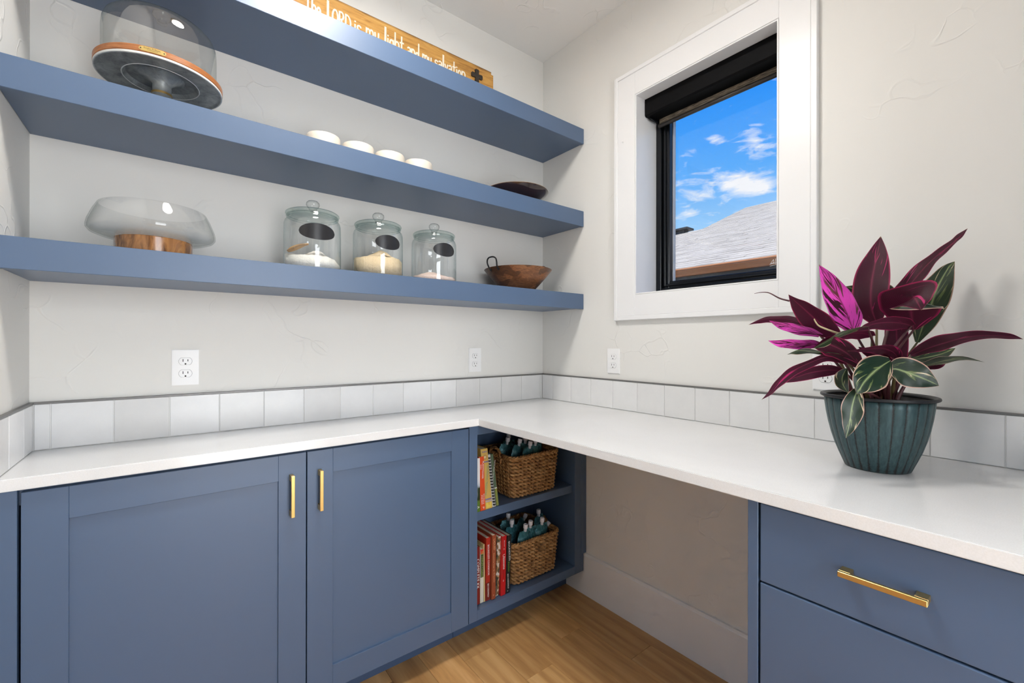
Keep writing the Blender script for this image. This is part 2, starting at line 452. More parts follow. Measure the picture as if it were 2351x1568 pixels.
def tl(y0, y1, w): box('backsplash_tile', L, L+.0092, y0, y1, .9158, ZT, M['tile'], w, .0012)
tiles(L+.0092, -.0092, [-1.8434+.1299*k for k in range(15)], tb, wall_back)
tiles(-2.12, -.0092, [-.0893-.1307*k for k in range(17)], tr, wall_right)
tiles(-.331, -.0092, [-.105-.13*k for k in range(4)], tl, wall_left)
edge_strip('edge_strip', L+.0095, -.0095, -.0098, 0, wall_back)
edge_strip('edge_strip', -.0098, 0, -2.12, 0, wall_right)
edge_strip('edge_strip', L, L+.0098, -.331, 0, wall_left)

# ---------------------------------------------------------------- window
win = thing('window_1', 'black framed window with white casing', 'window', (0, (WY0+WY1)/2, WZ0)); del win['category']; win['kind'] = 'structure'
OY0, OY1, OZ0, OZ1 = -1.2736, -.4953, 1.3105, 2.3901
cas = []
def frame_boxes(x0, x1, oy0, oy1, oz0, oz1, iy0, iy1, iz0, iz1):
    return [(x0, x1, iy1, oy1, oz0, oz1), (x0, x1, oy0, iy0, oz0, oz1), (x0, x1, iy0, iy1, oz0, iz0), (x0, x1, iy0, iy1, iz1, oz1)]
for nm, b in zip(('casing_board',)*4, frame_boxes(-.0175, 0, OY0+.018, OY1-.018, OZ0+.018, OZ1-.018, WY0, WY1, WZ0, WZ1)):
    box(nm, *b, M['trim'], win, .0012)
boxes('back_band', frame_boxes(-.0205, 0, OY0, OY1, OZ0, OZ1, OY0+.018, OY1-.018, OZ0+.018, OZ1-.018), M['trim'], win, .002)
boxes('jamb', frame_boxes(-.014, .135, WY0-.006, WY1+.006, WZ0-.006, WZ1+.006, WY0+.006, WY1-.006, WZ0+.006, WZ1-.006), M['trim'], win, .001)
boxes('jamb_bead', frame_boxes(-.0165, -.008, WY0+.0015, WY1-.0015, WZ0+.0015, WZ1-.0015, WY0+.0065, WY1-.0065, WZ0+.0065, WZ1-.0065), M['trim'], win, .001)
fr = boxes('window_frame', frame_boxes(.132, .215, WY0, WY1, WZ0, WZ1, WY0+.030, WY1-.030, WZ0+.036, WZ1-.03), M['black'], win, .003)
boxes('sash', frame_boxes(.150, .205, WY0+.028, WY1-.028, WZ0+.034, WZ1-.028, WY0+.060, WY1-.060, WZ0+.066, WZ1-.06), M['black'], win, .004)
boxes('sash_bead', frame_boxes(.142, .152, WY0+.036, WY1-.036, WZ0+.044, WZ1-.036, WY0+.046, WY1-.046, WZ0+.054, WZ1-.046), M['black'], win, .002)
boxes('glazing_gasket', frame_boxes(.178, .196, WY0+.059, WY1-.059, WZ0+.065, WZ1-.059, WY0+.0625, WY1-.0625, WZ0+.0695, WZ1-.063), plain('pale_gasket', (.55, .57, .6, 1), .4), win)
pane = box('glass_pane', .185, .189, WY0+.06, WY1-.06, WZ0+.065, WZ1-.06, M['pane'], win)
# etched mark in the lower corner of the pane
mk_pts = []
def strokes(name, lines, width, mat, parent, org, xd, yd, lift=.0008, world=True):
    xd, yd, og = Vector(xd), Vector(yd), Vector(org); nn = xd.cross(yd)
    if world: og -= wloc(parent)
    v, f = [], []
    for ln, wk in lines:
        pts = [Vector((a, b)) for a, b in ln]
        for a, b in zip(pts[:-1], pts[1:]):
            lift += .000012
            d = (b-a)
            if d.length < 1e-7: continue
            d.normalize(); p = Vector((-d.y, d.x))*width*wk/2; e = d*width*wk*.25
            k = len(v)
            for q in (a-p-e, b-p+e, b+p+e, a+p-e): v.append(og+xd*q.x+yd*q.y+nn*lift)
            f.append((k, k+1, k+2, k+3))
    return mk(name, v, f, mat, parent)
M['etch'] = plain('white_etching', (.85, .85, .85, 1), .5)
strokes('etched_mark', [([(0, .006), (.012, .022), (.014, .006)], 1), ([(.019, .002), (.019, .024)], 1.2), ([(-.002, .005), (.022, .009)], 1), ([(.003, .008), (.013, .010)], 1.6), ([(0, -.001), (.016, .001)], 1.4)],
        .0013, M['etch'], pane, (.1848, -1.062, 1.5015), (0, -1, 0), (0, 0, 1))
box('sash_latch', .10, .133, -.862, -.80, WZ0+.006, WZ0+.0165, plain('grey_latch', (.16, .16, .17, 1), .4), win, .003)
# roller shade in the head of the opening
rs = thing('roller_shade', 'black roller shade cassette with a woven brown shade rolled up inside window head', 'window shade', (.08, (WY0+WY1)/2, 2.19))
cp = [(.044, WZ1-.0065), (.044, 2.203), (.050, 2.197), (.112, 2.197), (.112, WZ1-.0065)]
prism('cassette', cp, 1, WY0+.008, WY1-.008, M['cassette'], rs) if False else None
v = [(x, y, z) for y in (WY0+.0075, WY1-.0075) for x, z in cp]
f = [(0, 1, 2, 3, 4), (9, 8, 7, 6, 5)]+[(i, 5+i, 5+(i+1) % 5, (i+1) % 5) for i in range(5)]
mk('cassette', v, f, M['cassette'], rs, world=True)
box('end_bracket', .062, .118, WY1-.026, WY1-.016, 2.186, 2.199, M['black'], rs, .002)
box('shade_fabric', .1195, .1225, WY0+.03, WY1-.03, 2.176, 2.23, M['shade'], rs)
hb = tube('hem_bar', [(.121, WY0+.027, 2.172), (.121, WY1-.027, 2.172)], .009, M['hembar'], rs, 10, world=True)

# ---------------------------------------------------------------- neighbouring house seen through the window
def shingle():
    m = Mt('grey_roof_shingle', (.42, .42, .41, 1), .9, spec=.2)
    v = m.coord('Object', (1, .35, 1))
    m.color(m.ramp(m.noise(v, 6, 5, .75), (.32, (.29, .28, .265, 1)), (.68, (.42, .405, .38, 1)))); return m.m
M['shingle'] = shingle()
M['copper'] = plain('copper_gutter', (.62, .27, .13, 1), .4, .35)
hs = thing('neighbour_house', 'neighbouring house with grey shingled roof and copper coloured gutter outside window', 'house', (8, 2.5, -3))
XE, ZE, KR = 5.0, 2.39, .42
vv, ff = [], []
def course(x0, x1, y0, y1):
    for q in range(1):
        k = len(vv); z0 = ZE+KR*(x0-XE); z1 = ZE+KR*(x1-XE)
        vv.extend([(x0, y0, z0+.028), (x0, y1, z0+.028), (x1+.05, y1, z1+.015+KR*.05), (x1+.05, y0, z1+.015+KR*.05), (x0, y0, z0), (x0, y1, z0)])
        ff.extend([(k, k+3, k+2, k+1), (k, k+1, k+5, k+4)])
st = .14
n_lo = int((9.09-XE)/st); n_hi = int((11.4-XE)/st)
for i in range(n_hi+1):
    x0 = XE+i*st; x1 = x0+st
    ya = 16.0 if i < n_lo else 3.955
    yy = -9.0
    # the course is laid in shingle tabs of uneven length and lift
    y = yy
    rnd = random.Random(i)
    while y < ya-.01:
        w = rnd.uniform(.25, .6); y2 = min(y+w, ya)
        k = len(vv); lift = rnd.uniform(.014, .022); bx = rnd.uniform(-.008, .008)
        z0 = ZE+KR*(x0+bx-XE); z1 = ZE+KR*(x1-XE)
        vv.extend([(x0+bx, y, z0+lift), (x0+bx, y2, z0+lift), (x1+.05, y2, z1+.006+KR*.05), (x1+.05, y, z1+.006+KR*.05), (x0+bx, y, z0-.01), (x0+bx, y2, z0-.01)])
        ff.extend([(k, k+3, k+2, k+1), (k, k+1, k+5, k+4)])
        y = y2
o = mk('roof_shingles', vv, ff, M['shingle'], hs, world=True); o['kind'] = 'stuff'
zl, zh = ZE+KR*(9.09-XE), ZE+KR*(11.4-XE)
mk('roof_deck', [(XE, -9, ZE-.03), (XE, 16, ZE-.03), (9.09, 16, zl-.03), (9.09, -9, zl-.03), (13.2, 16, ZE), (13.2, -9, ZE), (9.09, 3.95, zl-.03), (11.4, 3.95, zh-.03), (11.4, -9, zh-.03), (17.8, 3.95, ZE), (17.8, -9, ZE)],
   [(0, 1, 2, 6, 7, 8), (2, 4, 9, 6), (0, 8, 10, 5), (7, 9, 10, 8), (6, 9, 7)], M['shingle'], hs, world=True)
gp = [(XE-.02, ZE-.005), (XE-.15, ZE-.005), (XE-.15, ZE-.028), (XE-.135, ZE-.034), (XE-.115, ZE-.075), (XE-.09, ZE-.105), (XE-.02, ZE-.105)]
prism('gutter', gp, 1, -9, 16, M['copper'], hs)
box('gutter_lip', XE-.165, XE-.145, -9, 16, ZE-.012, ZE+.008, M['copper'], hs)
M['fascia'] = plain('grey_brown_fascia', (.13, .12, .11, 1), .7)
box('fascia', XE-.02, XE+.05, -9, 16, ZE-.24, ZE-.02, M['fascia'], hs)
box('house_wall', XE+.35, 17, -9, 16, -3, ZE-.12, plain('pale_siding', (.6, .58, .54, 1), .8), hs)
box('soffit', XE, XE+.4, -9, 16, ZE-.25, ZE-.23, M['trim'], hs)
vt = boxes('roof_vent', [(9.02, 9.22, 4.45, 4.72, zl-.05, zl+.07), (8.95, 9.29, 4.33, 4.86, zl+.07, zl+.12)], M['hembar'], hs)

# ---------------------------------------------------------------- ceiling lamps of the room (above and behind the camera)
def ceiling_lamp(label, x, y):
    t = thing('ceiling_lamp', label, 'ceiling lamp', (x, y, ZC-.06))
    lathe('canopy', [(0, .0598), (.195, .0598), (.2, .05), (.2, .02), (.19, .012), (.178, .012), (.178, .03), (0, .03)], M['brass'], t, 48)
    em = Mt('lamp_diffuser', (.9, .9, .9, 1)); em.b.inputs['Emission Color'].default_value = (1, .9, .78, 1); em.b.inputs['Emission Strength'].default_value = 2.0
    lathe('diffuser', [(0, .004), (.10, .006), (.165, .012), (.178, .02), (.178, .028), (0, .028)], em.m, t, 48)
ceiling_lamp('flush brass ceiling lamp above the front of the pantry', *CEIL_LIGHT)

# ================================================================ CABINETS AND COUNTERS
CT0, CT1 = .8867, .914
DC, DR = -.331, -.6366
YF = -.3173
# L-shaped quartz worktop
ct = [(L+.0005, 0-.0005), (-.0005, -.0005), (-.0005, -2.14), (DR, -2.14), (DR, DC), (L+.0005, DC)]
bm = bmesh.new()
vb = [bm.verts.new((x, y, CT0)) for x, y in ct]; fb = bm.faces.new(vb)
ex = bmesh.ops.extrude_face_region(bm, geom=[fb]); bmesh.ops.translate(bm, verts=[q for q in ex['geom'] if isinstance(q, bmesh.types.BMVert)], vec=(0, 0, CT1-CT0))
bmesh.ops.recalc_face_normals(bm, faces=bm.faces)
bmesh.ops.bevel(bm, geom=[e for e in bm.edges], offset=.0018, segments=2, affect='EDGES')
wt = bmk('worktop', bm, M['quartz'])
tag(wt, 'white quartz L-shaped worktop running along both walls', 'worktop')

def pull_handle(parent, c, axis, length, nrm, mat=M['brass']):
    """bar handle: c centre of the bar on the face, axis unit vector along it, nrm outward"""
    c, a, n = Vector(c)-wloc(parent), Vector(axis), Vector(nrm); s = a.cross(n)
    bm = bmesh.new()
    R = Matrix((a, s, n)).transposed().to_4x4(); R.translation = c
    add_box(bm, -length/2, length/2, -.005, .005, .0215, .0285, .0008, 1, R)
    for sg in (-1, 1):
        x = sg*(length/2-.0085)
        add_box(bm, x-.0085, x+.0085, -.005, .005, -.0005, .0217, .0006, 1, R)
    return bmk('handle', bm, mat, parent)

# two-door base cabinet along the back wall
bc = thing('base_cabinet', 'blue two-door base cabinet under the worktop along the shelf wall', 'cabinet', (-1.277, -.16, 0))
X0, X1 = L+.001, -.671
boxes('body', [(X0, X1, -.2975, -.002, .1178, .130), (X0, X0+.016, -.2975, -.002, .130, CT0-.0005), (X1-.017, X1, -.2975, -.002, .130, CT0-.0005), (X0, X1, -.012, -.002, .130, CT0-.0005), (X0, X1, -.2975, -.28, .845, CT0-.0005)], M['blue'], bc)
box('toe_kick', X0, X1, -.195, -.183, 0.0005, .1178, M['toe'], bc)
box('filler_strip', X0, -1.8478, YF, -.2976, .1178, CT0-.001, M['blue'], bc, .0008)
def shaker_door(parent, x0, x1, z0, z1, yf, th=.0195, w=.0755):
    fr_ = bmesh.new()
    add_box(fr_, x0, x0+w, yf, yf+th, z0, z1, .0008); add_box(fr_, x1-w, x1, yf, yf+th, z0, z1, .0008)
    add_box(fr_, x0+w, x1-w, yf, yf+th, z1-w, z1, .0008); add_box(fr_, x0+w, x1-w, yf, yf+th, z0, z0+w, .0008)
    d = bmk('door', fr_, M['blue'], parent, world=True)
    box('door_panel', x0+w-.004, x1-w+.004, yf+.0075, yf+th-.002, z0+w-.004, z1-w+.004, M['blue'], d)
    return d
d1 = shaker_door(bc, -1.8425, -1.2562, .117, .8776, YF)
d2 = shaker_door(bc, -1.2531, -.6725, .117, .8776, YF)
pull_handle(d1, (-1.2978, YF, .757), (0, 0, 1), .122, (0, -1, 0))
pull_handle(d2, (-1.2178, YF, .758), (0, 0, 1), .122, (0, -1, 0))

# open corner bookcase unit
bk = thing('open_bookcase', 'blue open corner bookcase unit with one shelf under the worktop', 'bookcase', (-.335, -.16, 0))
bx0, bx1 = -.669, -.0165
OX0, OX1, OZ0b, OZ1b = -.6311, -.0807, .157, .8484
boxes('face_frame', [(bx0, OX0, YF, -.2985, .1178, CT0-.0008), (OX1, -.0385, YF, -.2985, .1178, CT0-.0008), (OX0, OX1, YF, -.2985, OZ1b, CT0-.0008), (OX0, OX1, YF, -.2985, .1178, OZ0b)], M['blue'], bk, .0008)
boxes('filler_strip', [(-.0380, -.0012, YF+.0004, -.2985, .2, CT0-.0008), (-.0380, -.0212, YF+.0004, -.2985, .1178, .2)], M['blue'], bk, .0008)
boxes('carcass', [(bx0, OX0-.004, -.2984, -.002, .1178, CT0-.0008), (-.0765, -.0605, -.2984, -.002, .1178, CT0-.0008), (OX0-.004, -.0765, -.012, -.002, .1178, CT0-.0008),
                  (OX0-.004, -.0765, -.2984, -.012, .1178, OZ0b-.0015), (OX0-.004, -.0765, -.2984, -.012, OZ1b+.001, CT0-.0008)], M['blue'], bk)
box('shelf', OX0-.0035, -.077, -.2975, -.0125, .4995, .5348, M['blue'], bk, .001)
box('toe_kick', bx0, -.001, -.195, -.183, .0005, .1178, M['toe'], bk)

# drawer unit on the right
dw = thing('drawer_cabinet', 'blue drawer cabinet with brass pull below the plant', 'cabinet', (-.31, -1.73, 0))
DX = -.6155
boxes('body', [(-.595, -.016, -1.346, -1.330, .1178, CT0-.0006), (-.595, -.016, -2.13, -2.114, .1178, CT0-.0006), (-.595, -.016, -2.114, -1.346, .1178, .13), (-.024, -.016, -2.114, -1.346, .13, CT0-.0006), (-.595, -.578, -2.114, -1.346, .868, CT0-.0006)], M['blue'], dw)
box('side_panel', DX, -.5952, -1.3497, -1.3293, .1178, CT0-.0006, M['blue'], dw, .0008)
box('toe_kick', -.50, -.488, -2.12, -1.34, .0005, .1178, M['toe'], dw)
dr1 = box('drawer_front', DX, -.5955, -2.10, -1.3537, .7178, .8785, M['blue'], dw, .0022, seg=2)
dr2 = box('drawer_front', DX, -.5955, -2.10, -1.3537, .418, .7142, M['blue'], dw, .0022, seg=2)
dr3 = box('drawer_front', DX, -.5955, -2.10, -1.3537, .118, .4144, M['blue'], dw, .0022, seg=2)
for d, z in ((dr1, .8025), (dr2, .566), (dr3, .266)):
    pull_handle(d, (DX, -1.5535, z-.002), (0, 1, 0), .118, (-1, 0, 0))

# floating shelves
SH = ((1.3753, 1.4485, 'thick blue floating shelf, lowest of three, holding glass jars and a wooden bowl'),
      (1.7762, 1.8510, 'thick blue floating shelf, middle of three, holding the cake dome and white cups'),
      (2.1785, 2.2511, 'thick blue floating shelf, highest of three, holding the lettered wooden sign'))
for z0, z1, lb in SH:
    s = thing('floating_shelf', lb, 'shelf', (L/2, -.15, z0), group='blue floating shelves on the back wall')
    box('fascia', L+.001, -.001, -.2968, -.2768, z0, z1, M['blue'], s, .001)
    boxes('shelf_board', [(L+.001, -.001, -.2767, -.001, z0+.0035, z0+.019), (L+.001, -.001, -.2767, -.001, z1-.019, z1-.0004)], M['blue'], s)

# ---------------------------------------------------------------- outlets
def outlet(label, loc, rotz):
    t = thing('wall_outlet', label, 'outlet', loc, rotz, 'white duplex wall outlets')
    # local: plate in xz plane, facing -y
    bm = bmesh.new(); add_box(bm, -.035, .035, -.0055, -.0003, -.0565, .0565)
    top = [e for e in bm.edges if all(v.co.y < -.005 for v in e.verts)]
    bmesh.ops.bevel(bm, geom=top, offset=.0025, segments=2, affect='EDGES'); bmk('cover_plate', bm, M['plastic'], t)
    for s in (-1, 1):
        pts = []
        for a, cx in ((0, 1), (1, -1)):
            for k in range(9):
                th = -.9+1.8*k/8+(0 if a == 0 else PI)
                pts.append((.0172*math.cos(th), .0172*math.sin(th)*.86))
        n = len(pts); v = [(x, -.0054, z+s*.0194) for x, z in pts]+[(x*.97, -.0075, z*.97+s*.0194) for x, z in pts]
        f = [tuple(range(n, 2*n))]+[(i, (i+1) % n, n+(i+1) % n, n+i) for i in range(n)]
        rc = mk('receptacle', v, [q[::-1] for q in f], M['plastic'], t)
        v = [(x*1.035, -.0056, z*1.035+s*.0194) for x, z in pts]
        mk('shadow_joint', v, [tuple(range(n))[::-1]], plain('joint_grey', (.35, .35, .35, 1), .8) if 'jg' not in M else M['jg'], rc)
        for x, h in ((-.0063, .0042), (.0063, .0034)):
            box('slot', x-.001, x+.001, -.0078, -.0073, s*.0194+.003-h, s*.0194+.003+h, M['slot'], rc, world=False)
        pv = [(.0024*math.cos(2*PI*k/12), -.00775, s*.0194-.0082+.0026*math.sin(2*PI*k/12)) for k in range(12)]
        mk('slot', pv, [tuple(range(12))[::-1]], M['slot'], rc)
    lathe_screw = [(.0028*math.cos(2*PI*k/12), -.0062, .0028*math.sin(2*PI*k/12)) for k in range(12)]
    mk('screw', lathe_screw, [tuple(range(12))[::-1]], M['plastic'], t)
M['jg'] = plain('joint_grey', (.35, .35, .35, 1), .8)
outlet('white duplex outlet on the back wall near the left wall', (-1.5442, 0, 1.1312), 0)
outlet('white duplex outlet on the back wall near the room corner', (-.4373, 0, 1.1289), 0)
outlet('white duplex outlet on the window wall near the room corner', (0, -.4806, 1.1292), -PI/2)
outlet('white duplex outlet on the window wall half hidden behind plant leaves', (0, -1.2925, 1.1235), -PI/2)

# unseen tall cabinet, added to keep the rear light off the right wall
tcab = thing('light_block_cabinet', 'unseen tall blue cabinet added to block rear light from the window wall', 'cabinet', (-.31, -2.54, 0))
box('body', -.60, -.002, -2.94, -2.1415, .1, 2.4, M['blue'], tcab, .001)
for z0, z1 in ((.105, 1.35), (1.354, 2.395)):
    for y0, y1 in ((-2.937, -2.5425), (-2.5385, -2.144)):
        box('door', -.62, -.6005, y0, y1, z0, z1, M['blue'], tcab, .002)
box('toe_kick', -.53, -.004, -2.93, -2.15, .0005, .1, M['toe'], tcab)

# ================================================================ THINGS ON THE SHELVES
Z1s, Z2s, Z3s = 1.4485, 1.8510, 2.2511
def wood(name, c0, c1, c2, rough=.4, scale=(1, 1, 6), ns=9, coat=0, dist=1.5, coordk='Object'):
    m = Mt(name, c1, rough, coat=coat)
    v = m.coord(coordk, scale); g = m.noise(v, ns, 6, .6, dist)
    m.color(m.ramp(g, (.3, c0), (.52, c1), (.75, c2))); m.bump(g, .08, .001); return m
M['rimwood'] = wood('orange_rim_wood', (.22, .075, .025, 1), (.36, .13, .04, 1), (.48, .20, .06, 1), .35, (2, 2, 30), 14).m
def galv():
    m = Mt('aged_galvanised_metal', (.25, .27, .27, 1), .42, .45)
    v = m.coord(); g = m.noise(v, 30, 8, .7, .6)
    m.color(m.ramp(g, (.3, (.16, .17, .17, 1)), (.5, (.30, .315, .31, 1)), (.72, (.46, .475, .465, 1))))
    m.l(m.ramp(g, (.3, BW(.5)), (.7, BW(.3))), m.b.inputs['Roughness']); return m.m
M['galv'] = galv()
M['whitelip'] = plain('worn_white_enamel', (.62, .63, .61, 1), .4)
# --- cake stand with glass dome on the middle shelf
cs = thing('cake_stand', 'pedestal cake stand with wooden rim and galvanised metal plate on the middle shelf', 'cake stand', (-1.602, -.16, Z2s))
lathe('pedestal', [(0, .0005), (.066, .0005), (.068, .003), (.063, .009), (.046, .022), (.031, .040), (.024, .056), (.0215, .066), (.0215, .090), (.026, .096), (.034, .1035), (.052, .1110), (0, .1110)], M['galv'], cs, 64)
lathe('collar', [(.0222, .0595), (.0238, .060), (.0238, .0655), (.0222, .066)], M['brass'], cs, 48, closed=True)
lathe('metal_plate', [(.030, .1105), (.055, .1115), (.078, .1085), (.0845, .0985), (.087, .0975), (.131, .0975), (.135, .0955), (.139, .0925), (.1412, .0935), (.1412, .1005), (.138, .104), (.03, .1135)], M['galv'], cs, 96, closed=True)
lathe('highlight_bead', [(.0848, .0972), (.0862, .0962), (.0876, .0972), (.0862, .0980)], M['whitelip'], cs, 96, closed=True)  # lip ring in pale enamel, its paleness paints the highlight on the recess edge
lathe('enamel_lip', [(.1408, .0930), (.1428, .0935), (.1428, .0985), (.1408, .0990)], M['whitelip'], cs, 96, closed=True)
lathe('wooden_rim', [(.134, .0992), (.1422, .0990), (.1436, .1005), (.1436, .1138), (.1425, .1152), (.131, .1152), (0, .1152), (0, .112), (.134, .112)], M['rimwood'], cs, 96)
# brass plaque bent round the rim
def cyl_patch(name, R, z, h, a0, a1, mat, parent, lift=.0009, ell=False, n=24, notch=0, rows=4, both=False):
    """patch on a cylinder about the parent's origin; rectangular with clipped ends or elliptical"""
    v, f = [], []
    for i in range(n+1):
        t = i/n; a = a0+(a1-a0)*t
        if ell: hh = h/2*math.sqrt(max(0, 1-(2*t-1)**2))
        else:
            e = min(t, 1-t)*n; hh = h/2*(1-notch*max(0, 1-e/2.5))
        for k in range(rows+1):
            v.append(((R+lift)*math.cos(a), (R+lift)*math.sin(a), z-hh+2*hh*k/rows))
    for i in range(n):
        for k in range(rows):
            q = i*(rows+1)+k
            f.append((q, q+rows+1, q+rows+2, q+1))
    return mk(name, v, f, mat, parent, smooth=True)
M['plaque'] = plain('brass_plaque', (.62, .45, .16, 1), .35, .8)
a_c = -PI/2-.12
pq = cyl_patch('brass_plaque', .1436, .1072, .0118, a_c-.19, a_c+.19, M['plaque'], cs, notch=.55)
for s in (-1, 1):
    a = a_c+s*.165
    lathe('screw', [(0, .0012), (.0016, .0008), (.0018, 0)], plain('dark_screw', (.12, .10, .07, 1), .4, .8), pq, 10)
    o = pq.children[-1]; o.location = (.1446*math.cos(a), .1446*math.sin(a), .1072); o.rotation_euler = (PI/2, 0, a+PI/2)
M['engrave'] = plain('dark_engraving', (.17, .11, .035, 1), .6)
# engraved script line and a small second line, following the curve
def arc_strokes(name, R, z, lines, width, mat, parent):
    v, f = [], []
    for ln in lines:
        for (s0, h0), (s1, h1) in zip(ln[:-1], ln[1:]):
            k = len(v); d = math.hypot(s1-s0, h1-h0) or 1e-6; px, py = -(h1-h0)/d*width/2, (s1-s0)/d*width/2
            for s, h in ((s0-px, h0-py), (s1-px, h1-py), (s1+px, h1+py), (s0+px, h0+py)):
                a = a_c+s/R; v.append((R*math.cos(a), R*math.sin(a), z+h))
            f.append((k, k+1, k+2, k+3))
    return mk(name, v, f, mat, parent)
random.seed(3)
scr = []
x = -.0175
for w in (5, 1, 4):
    for k in range(w):
        h = .0042 if k == 0 or (w == 5 and k == 3) else .0024
        scr.append([(x, 0), (x+.0008, h), (x+.0016, h*.5), (x+.0022, .0002), (x+.0028, .0012)]); x += .0031
    x += .0017
scr += [[(q*.0022-.0105, -.0030), (q*.0022-.0094, -.0018), (q*.0022-.0092, -.0030)] for q in range(10)]
arc_strokes('engraved_script', .1436+.0013, .1076, scr, .0006, M['engrave'], pq)
dm = thing('glass_cake_dome', 'clear glass cake dome with knob resting on the wooden rimmed cake stand', 'cake dome', (-1.602, -.16, Z2s+.1155))
pr = [(.128, 0), (.1283, .03), (.1283, .085), (.127, .105), (.122, .120), (.111, .132), (.094, .1400), (.07, .1455), (.04, .148), (.014, .1485), (0, .1485)]
lathe('dome_shell', pr, M['dome'], dm, 96)
lathe('rim_bead', [(.1272, .0004), (.1292, .0004), (.1297, .002), (.1289, .0038), (.1272, .003)], M['dome'], dm, 96, closed=True)
lathe('knob', [(0, .1488), (.011, .1488), (.0125, .152), (.0105, .156), (.014, .161), (.0205, .167), (.022, .173), (.019, .179), (.010, .1825), (0, .183)], M['knob'], dm, 40)
# --- glass bowl on a wooden foot, lower shelf
M['acacia'] = wood('polished_acacia', (.055, .022, .008, 1), (.25, .105, .032, 1), (.42, .20, .065, 1), .22, (5, 1.2, 1.2), 11, coat=.4).m
gb = thing('glass_serving_bowl', 'wide clear glass bowl on a round acacia wood foot on the lowest shelf', 'glass bowl', (-1.6168, -.175, Z1s))
lathe('wooden_foot', [(0, .0004), (.0835, .0004), (.0853, .002), (.0853, .043), (.084, .0445), (0, .0445)], M['acacia'], gb, 72)
lathe('glass_bowl', [(0, .0452), (.080, .0452), (.100, .047), (.122, .0505), (.135, .0560), (.1403, .0635), (.1405, .071), (.138, .083), (.1275, .111), (.1180, .1298), (.1166, .131), (.1152, .1292), (.1245, .110), (.1350, .082), (.1374, .071), (.1372, .065), (.1325, .0595), (.121, .0545), (.1, .0515), (0, .0500)], M['bowlglass'], gb, 96)
# --- three glass jars
M['chalk'] = plain('black_chalkboard_label', (.014, .014, .016, 1), .33)
def make_jar(label, x, y, labw, labh, lab_a, lz):
    t = thing('glass_storage_jar', label, 'jar', (x, y, Z1s), 0, 'glass storage jars with black oval labels')
    lathe('jar_body', [(0, .0004), (.080, .0004), (.087, .004), (.0895, .012), (.0900, .05), (.0897, .14), (.0893, .163), (.086, .174), (.0795, .181), (.0778, .186), (.0790, .1885)], M['jar'], t, 72)
    lathe('jar_rim', [(.0740, .186), (.0815, .186), (.0825, .189), (.0812, .1925), (.0745, .1925)], M['jarlid'], t, 72, closed=True)
    ld = lathe('lid', [(0, .1975), (.070, .1955), (.0760, .1938), (.0828, .1945), (.0848, .1975), (.0842, .2015), (.0805, .2045), (.066, .208), (.045, .2105), (.022, .212), (.013, .213), (0, .213)], M['jarlid'], t, 72)
    lathe('lid_knob', [(0, .2125), (.0125, .2125), (.0118, .2165), (.0128, .2205), (.0185, .2265), (.0215, .2340), (.0205, .2410), (.0155, .2465), (.0075, .2490), (0, .2495)], M['knob'], ld, 40)
    cyl_patch('oval_label', .0898, lz, labh, lab_a-labw/2/.0898, lab_a+labw/2/.0898, M['chalk'], t, .0006, ell=True, n=36)
    return t
make_jar('large glass jar of white flour with wooden scoop and black oval label', -1.1982, -.15, .118, .0535, -PI/2-.06, .1255)
make_jar('glass jar heaped with speckled tan meal, between the flour jar and the pink salt jar', -.9682, -.15, .100, .0525, -PI/2+.07, .1240)
make_jar('glass jar with a low mound of pink salt next to the wooden bowl', -.7342, -.15, .0985, .0535, -PI/2+.02, .1280)
def powder(name, col, spk=None, spk_t=.64, rough=.95, sc_=500):
    m = Mt(name, col, rough, spec=.2); v = m.coord()
    if spk: m.color(m.mix(m.ramp(m.noise(v, sc_, 3, .6), (spk_t, BW(0)), (spk_t+.06, BW(1))), col, spk))
    m.bump(m.noise(v, 120, 5, .65), .5, .003); return m.m
def heap(name, label, cat, x, y, fn, mat, R=.0865):
    v, f, n, m = [], [], 48, 14
    rings = []
    v.append((0, 0, fn(0, 0))); rings.append([0])
    for j in range(1, m+1):
        r = R*j/m; rg = []
        for k in range(n):
            a = 2*PI*k/n; px, py = r*math.cos(a), r*math.sin(a)
            rg.append(len(v)); v.append((px, py, fn(px, py)))
        rings.append(rg)
    rg = []
    for k in range(n):
        a = 2*PI*k/n; rg.append(len(v)); v.append((R*.985*math.cos(a), R*.985*math.sin(a), .0065))
    rings.append(rg); v.append((0, 0, .0065)); rings.append([len(v)-1])
    for A, B in zip(rings[:-1], rings[1:]):
        for k in range(n):
            k2 = (k+1) % n
            if len(A) == 1: f.append((A[0], B[k], B[k2]))
            elif len(B) == 1: f.append((A[k], B[0], A[k2]))
            else: f.append((A[k], B[k], B[k2], A[k2]))
    o = mk(name, v, f, mat, None, smooth=True); o.location = (x, y, Z1s)
    tag(o, label, cat, kind='stuff'); return o
def nse(x, y, s): return math.sin(x*s*1.3+1)*math.sin(y*s+2)+.5*math.sin(x*s*2.7+y*s*1.9)
g2 = lambda x, y, cx, cy, w: math.exp(-((x-cx)**2+(y-cy)**2)/w**2)
heap('flour', 'white flour heaped inside the large glass jar', 'flour', -1.1982, -.15, lambda x, y: .047+.030*g2(x, y, .012, -.02, .035)-.022*g2(x, y, .085, -.03, .05)+.016*g2(x, y, -.06, .03, .05)+.0018*nse(x, y, 110), powder('white_flour', (.80, .76, .69, 1)))
heap('meal', 'speckled tan meal heaped inside the middle glass jar', 'meal', -.9682, -.15, lambda x, y: .070+.038*g2(x, y, .012, 0, .05)-.010*g2(x, y, .08, -.03, .04)+.0018*nse(x, y, 120), powder('tan_meal', (.74, .58, .37, 1), (.33, .20, .10, 1), .62))
